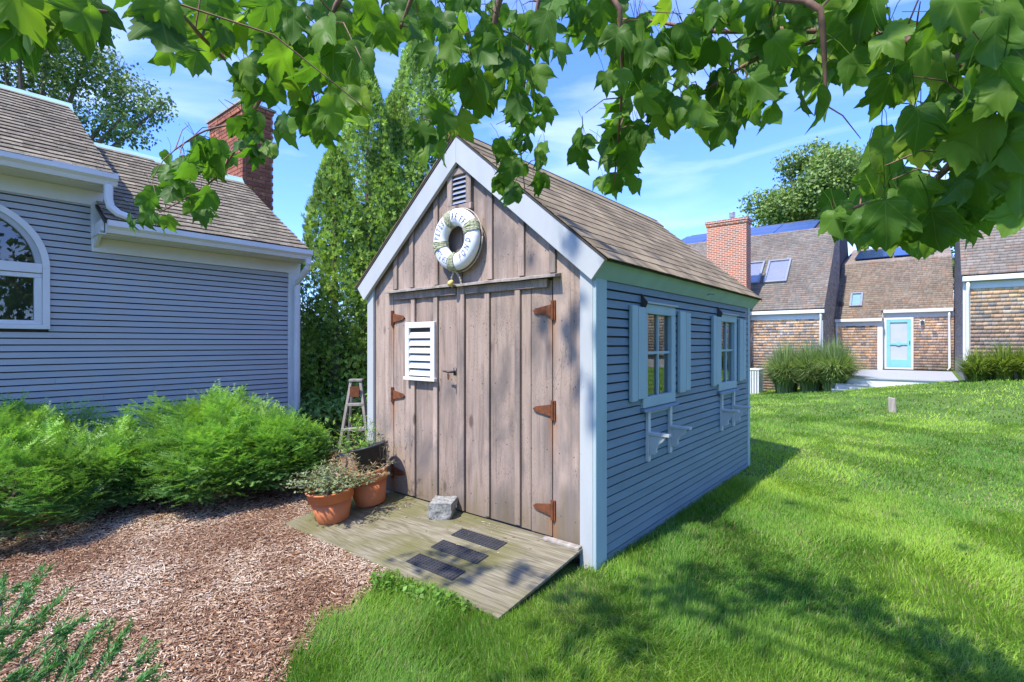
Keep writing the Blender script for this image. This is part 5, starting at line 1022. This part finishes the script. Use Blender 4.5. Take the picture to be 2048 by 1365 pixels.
for i, (px, h, lab) in enumerate(((1955, .62, 'yellow-green daylily clump at the white downspout foot'), (2005, .7, 'yellow-green daylily clump below the right shingled wing'), (2060, .7, 'yellow-green daylily clump farthest along the right wing from the downspout'))):
    p = loc(px, 768, y=15.55); tuft('daylily_clump', lab, (p[0], p[1], float(zg(p[0], p[1]))-.02), 700, h*1.2, .75, .025, [(.20, .28, .045), (.26, .33, .06), (.15, .22, .04)], 95+i, 'daylilies along the right wing', 'plant')

# ------------------------------------------------------------------ the maple over the viewpoint
HALF = [(0, 0), (.14, -.06), (.27, -.03), (.37, .07), (.385, .14), (.44, .20), (.445, .29), (.50, .37), (.50, .46), (.555, .55), (.55, .62), (.60, .76), (.50, .70), (.44, .715), (.36, .67), (.27, .645), (.26, .73), (.225, .77), (.20, .86), (.12, .91), (0, 1.08)]
OLD = [(0, 0), (.10, -.055), (.20, -.04), (.33, .02), (.30, .08), (.33, .14), (.25, .19), (.40, .245), (.42, .31), (.56, .36), (.545, .42), (.66, .54), (.52, .53), (.48, .575), (.36, .555), (.26, .53), (.25, .62), (.29, .69), (.20, .74), (.185, .82), (.10, .87), (0, 1.04)]
def leaf_mesh(seed, petiole=True):
    rg = random.Random(seed); fold = rg.uniform(.06, .65); curl = rg.uniform(.1, .75); side = rg.uniform(-.4, .4)
    V = []; Fs = []; pts = HALF+[(-x, y) for x, y in HALF[-2:0:-1]]; cc = (0, .30)
    def z(x, y): return abs(x)*fold-curl*(x*x*.9+max(0, y-.25)**2*.9)+side*x*y+.05*math.sin(7*y+5*x+seed)+.03*math.sin(13*x+seed)
    V.append((0, .30, z(0, .30))); ring = [(x*(1+rg.uniform(-.05, .05)), y+rg.uniform(-.012, .012)) for x, y in pts]; n = len(ring)
    for x, y in ring: V.append((x, y, z(x, y)))
    for x, y in ring: mx, my = x*.55, .30+(y-.30)*.55; V.append((mx, my, z(mx, my)))
    for i in range(n):
        j = (i+1) % n; Fs += [(1+i, 1+j, 1+n+j), (1+i, 1+n+j, 1+n+i), (1+n+i, 1+n+j, 0)]
    if petiole:
        b_ = len(V); pl = rg.uniform(.5, .9); bend = rg.uniform(-.25, .25)
        for u in (0, .5, 1.):
            for w in range(3): a = 2.094*w; V.append((.012*math.cos(a)+bend*u*u, -pl*u, .012*math.sin(a)+.35*u*u*pl+0))
        for u in range(2):
            for w in range(3): Fs += [(b_+3*u+w, b_+3*u+(w+1) % 3, b_+3*u+3+(w+1) % 3), (b_+3*u+w, b_+3*u+3+(w+1) % 3, b_+3*u+3+w)]
    return np.array(V), np.array(Fs)
LV = [leaf_mesh(k) for k in range(15)]; LFAR = leaf_mesh(77, False)
tr_at = WL(2.6, -1.9); maple = thing('maple_tree', 'maple tree with long leafy boughs hanging above the shed and lawn', 'tree', (tr_at[0], tr_at[1], 0))
BR = [  # main boughs: (px, py, depth, radius)
 [(2230, 250, 1.02, .019), (2100, 215, 1.12, .016), (1960, 140, 1.2, .014), (1830, 85, 1.35, .012), (1700, 65, 1.5, .011), (1560, 60, 1.65, .010), (1420, 62, 1.8, .008), (1300, 42, 1.95, .006), (1190, 38, 2.1, .004)],
 [(2150, 60, 1.0, .014), (2010, 190, 1.1, .011), (1900, 330, 1.25, .009), (1830, 385, 1.35, .007), (1720, 412, 1.5, .005), (1640, 442, 1.55, .003)],
 [(1900, -140, 1.4, .014), (1720, 50, 1.55, .009), (1540, 105, 1.65, .007), (1420, 175, 1.75, .005), (1330, 235, 1.85, .003)],
 [(1100, -200, 1.5, .016), (1010, -30, 1.65, .012), (985, 60, 1.7, .010), (960, 130, 1.78, .007), (930, 200, 1.85, .005), (895, 285, 1.9, .003)],
 [(760, -200, 1.45, .015), (600, -30, 1.6, .011), (560, 60, 1.75, .009), (530, 180, 1.95, .008), (490, 250, 2.1, .006), (465, 310, 2.2, .005), (415, 370, 2.3, .004), (320, 425, 2.4, .003)],
 [(490, 245, 2.1, .005), (410, 262, 2.15, .004), (350, 300, 2.2, .003)],
 [(850, -200, 1.4, .014), (700, -30, 1.55, .010), (650, 60, 1.6, .007), (622, 150, 1.68, .005), (640, 250, 1.75, .003)],
 [(300, -200, 1.0, .014), (330, -20, 1.1, .009), (390, 60, 1.35, .006), (450, 120, 1.6, .004)],
 [(150, -200, .95, .014), (40, -60, 1.0, .010), (100, 5, 1.02, .006), (215, 25, 1.1, .004)],
 [(1250, -180, 1.6, .014), (1240, 20, 1.7, .009), (1245, 150, 1.8, .006), (1238, 260, 1.95, .004), (1228, 370, 2.05, .003)],
 [(1090, -60, 1.9, .009), (1055, 120, 2.0, .006), (1045, 220, 2.1, .004), (1042, 310, 2.2, .003), (1050, 380, 2.2, .002)],
 [(1600, -180, 1.3, .013), (1640, 20, 1.35, .009), (1650, 140, 1.4, .006), (1650, 210, 1.42, .003)],
 [(2250, 350, 1.05, .012), (2080, 300, 1.15, .010), (1960, 250, 1.25, .006), (1860, 235, 1.35, .003)],
 [(2080, 301, 1.15, .007), (2055, 370, 1.2, .006), (1950, 420, 1.3, .005), (1860, 470, 1.4, .003)],
 [(900, -180, 1.5, .012), (830, -20, 1.65, .008), (800, 60, 1.7, .004)],
]
TW = []; bmx = MB()
top = Vector((tr_at[0], tr_at[1], 3.1))
def cr(pts, n=5):                                          # smooth polyline through points
    out = []
    for i in range(len(pts)-1):
        p0, p1, p2, p3 = [np.array(pts[min(max(i+k, 0), len(pts)-1)]) for k in (-1, 0, 1, 2)]
        for u in np.arange(n)/n: out.append(.5*((2*p1)+(-p0+p2)*u+(2*p0-5*p1+4*p2-p3)*u*u+(-p0+3*p1-3*p2+p3)*u**3))
    out.append(np.array(pts[-1])); return out
TB_ = MB(); TB_.tube([(tr_at[0], tr_at[1], -.1), (tr_at[0]+.03, tr_at[1], 1.2), (tr_at[0], tr_at[1]+.05, 3.1), (tr_at[0]+.1, tr_at[1]+.1, 5.5), (tr_at[0], tr_at[1]+.2, 7.5)], [.24, .19, .16, .10, .03], 12); TB_.sm = True; TB_.build('trunk', M['bark'], maple)
for br in BR:
    P = [loc(a, b_, d=d) for a, b_, d, r in br]; R_ = [r for *_, r in br]
    if br[0][0] not in (490, 1090, 2080): st0 = Vector(P[0]); mid = st0.lerp(top, .5)+Vector((0, 0, .25)); P = [tuple(top), tuple(mid)]+P; R_ = [.03, .02]+R_
    q = cr([(*p, r) for p, r in zip(P, R_)]); m = MB(); m.tube([tuple(v[:3]) for v in q], [max(v[3], .0015) for v in q], 7); m.sm = True; m.build('branch', M['twig'], maple); TW.append(np.array(q)[(10 if br[0][0] not in (490, 1090, 2080) else 0):, :3])
# leaves: blobs of the picture filled with leaves on petioles, tip down
LEAVES = []
def leafblob(cx_, cy_, rx, ry, n, d0, d1, s0=.066, s1=.116):
    for _ in range(int(n*1.08+.5)):
        while True:
            u, v = random.uniform(-1, 1), random.uniform(-1, 1)
            if u*u+v*v <= 1: break
        d = random.uniform(d0, d1); p = np.array(loc(cx_+u*rx, cy_+v*ry, d=d)); LEAVES.append((p, random.uniform(s0, s1), d))
for b_ in ((70, 20, 110, 45, 9, .95, 1.2), (30, 50, 40, 50, 4, .95, 1.1), (185, 30, 60, 50, 6, 1.0, 1.25), (330, 55, 55, 55, 5, 1.0, 1.3), (260, 0, 90, 40, 7, 1.0, 1.5), (410, 70, 60, 60, 7, 1.4, 1.9), (470, 40, 80, 60, 10, 1.3, 1.8), (520, 130, 60, 70, 10, 1.5, 2.0), (500, 235, 30, 40, 6, 1.9, 2.3, .07, .1), (440, 325, 50, 35, 9, 2.0, 2.4, .07, .10), (370, 330, 60, 60, 12, 2.1, 2.5, .07, .10), (350, 420, 75, 50, 17, 2.1, 2.5, .07, .105), (290, 440, 45, 40, 6, 2.2, 2.5, .06, .09), (520, 300, 30, 40, 5, 2.0, 2.3, .07, .1),
           (600, 60, 80, 80, 14, 1.3, 1.8), (640, 170, 60, 70, 12, 1.3, 1.75), (690, 210, 35, 50, 5, 1.2, 1.5), (640, 260, 35, 30, 5, 1.6, 1.9, .07, .1), (700, 70, 70, 60, 10, 1.4, 1.9), (590, 230, 30, 40, 4, 1.6, 1.9), (800, 40, 80, 55, 14, 1.6, 2.1), (870, 90, 50, 60, 10, 1.7, 2.1), (950, 80, 80, 90, 18, 1.6, 2.1), (930, 200, 55, 60, 10, 1.6, 2.0), (870, 270, 32, 45, 8, 1.8, 2.1, .07, .1), (1040, 110, 70, 90, 15, 1.6, 2.1), (1010, 190, 50, 40, 7, 1.5, 1.9), (1060, 240, 45, 35, 8, 2.0, 2.3, .06, .085), (1045, 310, 45, 40, 9, 2.1, 2.3, .06, .085), (1040, 370, 50, 35, 8, 2.0, 2.3, .075, .10),
           (1140, 60, 70, 70, 10, 1.7, 2.2), (1180, 20, 80, 40, 9, 1.7, 2.2), (1240, 110, 50, 60, 9, 1.6, 2.0), (1270, 190, 70, 70, 14, 1.6, 2.1), (1240, 280, 60, 50, 10, 1.8, 2.2, .075, .105), (1165, 280, 25, 40, 3, 1.7, 1.9), (1240, 350, 45, 40, 8, 1.9, 2.2, .07, .095), (1330, 90, 80, 70, 14, 1.6, 2.1), (1340, 210, 50, 60, 9, 1.7, 2.1), (1430, 130, 80, 70, 14, 1.6, 2.0), (1440, 220, 70, 55, 12, 1.6, 2.0), (1530, 100, 70, 60, 12, 1.5, 1.9), (1510, 200, 50, 50, 7, 1.5, 1.8), (1500, 20, 120, 30, 10, 1.5, 1.9), (1640, 80, 80, 70, 12, 1.35, 1.7), (1640, 180, 50, 50, 5, 1.3, 1.5), (1730, 90, 70, 70, 10, 1.3, 1.6), (1770, 150, 50, 60, 6, 1.3, 1.5), (1700, 10, 120, 30, 9, 1.3, 1.7),
           (1860, 80, 80, 80, 10, 1.15, 1.5), (1870, 190, 60, 60, 6, 1.1, 1.4), (1960, 60, 90, 70, 9, 1.0, 1.4), (1990, 190, 70, 80, 9, 1.0, 1.35), (1900, 270, 70, 50, 7, 1.1, 1.4), (1980, 310, 70, 60, 8, 1.05, 1.35), (1820, 300, 55, 40, 6, 1.25, 1.5), (1900, 390, 70, 40, 7, 1.15, 1.45), (1990, 410, 60, 45, 5, 1.1, 1.35), (1780, 390, 60, 40, 7, 1.3, 1.55), (1700, 430, 60, 40, 7, 1.4, 1.65), (1830, 450, 60, 45, 7, 1.2, 1.5), (1760, 470, 50, 35, 4, 1.3, 1.5), (1900, 470, 45, 40, 4, 1.2, 1.4), (2040, 120, 40, 110, 6, 1.0, 1.3), (2050, 330, 40, 90, 6, 1.05, 1.3)): leafblob(*b_)
camL = np.array((*WL(0, 0)[:2], CAMH)); allb = np.concatenate(TW); Mz = []; Tz = []; Sz = []; tw = MB()
for p, s, d in LEAVES:
    v = norml(p-camL); tip = norml(np.array((random.gauss(0, .42), random.gauss(0, .42), -1.))); nrm = -v*random.choice((1, 1, 1, -1))*.75+np.array((random.gauss(0, .55), random.gauss(0, .55), random.gauss(.15, .4)))
    base = p-tip*s*.5; Mz.append(frames(tip[None], nrm[None])[0]*s); Tz.append(base); Sz.append(s/d)
Mz, Tz, Sz = np.array(Mz), np.array(Tz), np.array(Sz); order = np.argsort(-Sz); big = set(order[:290].tolist())
LME = []
for V, Fs in LV:
    me = bpy.data.meshes.new('leaf'); me.from_pydata([tuple(v) for v in V], [], [tuple(int(i) for i in f) for f in Fs]); me.update(); me.polygons.foreach_set('use_smooth', [True]*len(me.polygons)); me.materials.append(M['leaf']); LME.append(me)
mo_ = np.array(ORIG[maple.name])
for i in sorted(big):
    o = bpy.data.objects.new('leaf', LME[i % len(LME)]); C.objects.link(o); o.parent = maple; M4 = Matrix.Identity(4)
    for r in range(3):
        for c_ in range(3): M4[r][c_] = Mz[i][r, c_]
        M4[r][3] = Tz[i][r]-mo_[r]
    o.matrix_local = M4
rest = [i for i in range(len(Tz)) if i not in big]; LCOL = np.array([(.07, .16, .022), (.10, .215, .03), (.14, .27, .036), (.085, .19, .028)])
if rest: inst('leaves', *LV[2], Mz[rest], Tz[rest], M['leafattr'], maple, col=LCOL[rng.integers(0, 4, len(rest))], kind='stuff', smooth=True)
# side twigs: from each leaf's stalk end to the nearest bough, shared through a few collecting points
stalk = Tz-np.einsum('nij,j->ni', Mz, np.array((0, .7, 0)))
for i in range(0, len(stalk), 3):
    j = np.argmin(((allb-stalk[i])**2).sum(1)); e = allb[j]; dd = np.linalg.norm(e-stalk[i])
    if .03 < dd < .55:
        mid = (e+stalk[i])/2+np.array((0, 0, .12*dd)); tw.tube([tuple(e), tuple(mid), tuple(stalk[i])], [.0026, .002, .0012], 4, False)
tw.build('twigs', M['twig'], maple, kind='stuff')
# the crown above the view, which throws the dappled shade
rg = np.random.default_rng(99); n0 = 30000; X = rg.uniform(-2.6, 6, n0); Y = rg.uniform(-5.5, 3.6, n0); zlim = CAMH+.74*np.maximum(Y, 0)+.35+.1*np.abs(X); Z = np.maximum(zlim, 2.5)+rg.uniform(0, 1, n0)**1.3*2.6
keep = (nz(X+.3*Z, Y-.2*Z, 1.5, 1.)+.5*nz(X, Y, 3.7, 5.) > .12) & (((X-2.0)/4.4)**2+((Y+1.0)/4.6)**2 < 1); X, Y, Z = [np.concatenate([q[keep][:130], e]) for q, e in zip((X, Y, Z), (rg.uniform(-1.2, -.45, 34), rg.uniform(1.9, 2.5, 34), rg.uniform(3.9, 5.0, 34)))]; nC = len(X)
dx, dy = X-P0[0], Y-P0[1]; Pc = rows(dx*CT-dy*ST, dx*ST+dy*CT, Z); tip = rg.normal(0, .6, (nC, 3))+np.array((0, 0, -.8)); nn = rg.normal(0, .6, (nC, 3))+np.array((0, 0, .8))
inst('crown', *LFAR, frames(tip, nn)*rg.uniform(.10, .15, nC)[:, None, None], Pc, M['leafattr'], maple, col=LCOL[rg.integers(0, 4, nC)], kind='stuff', smooth=True)
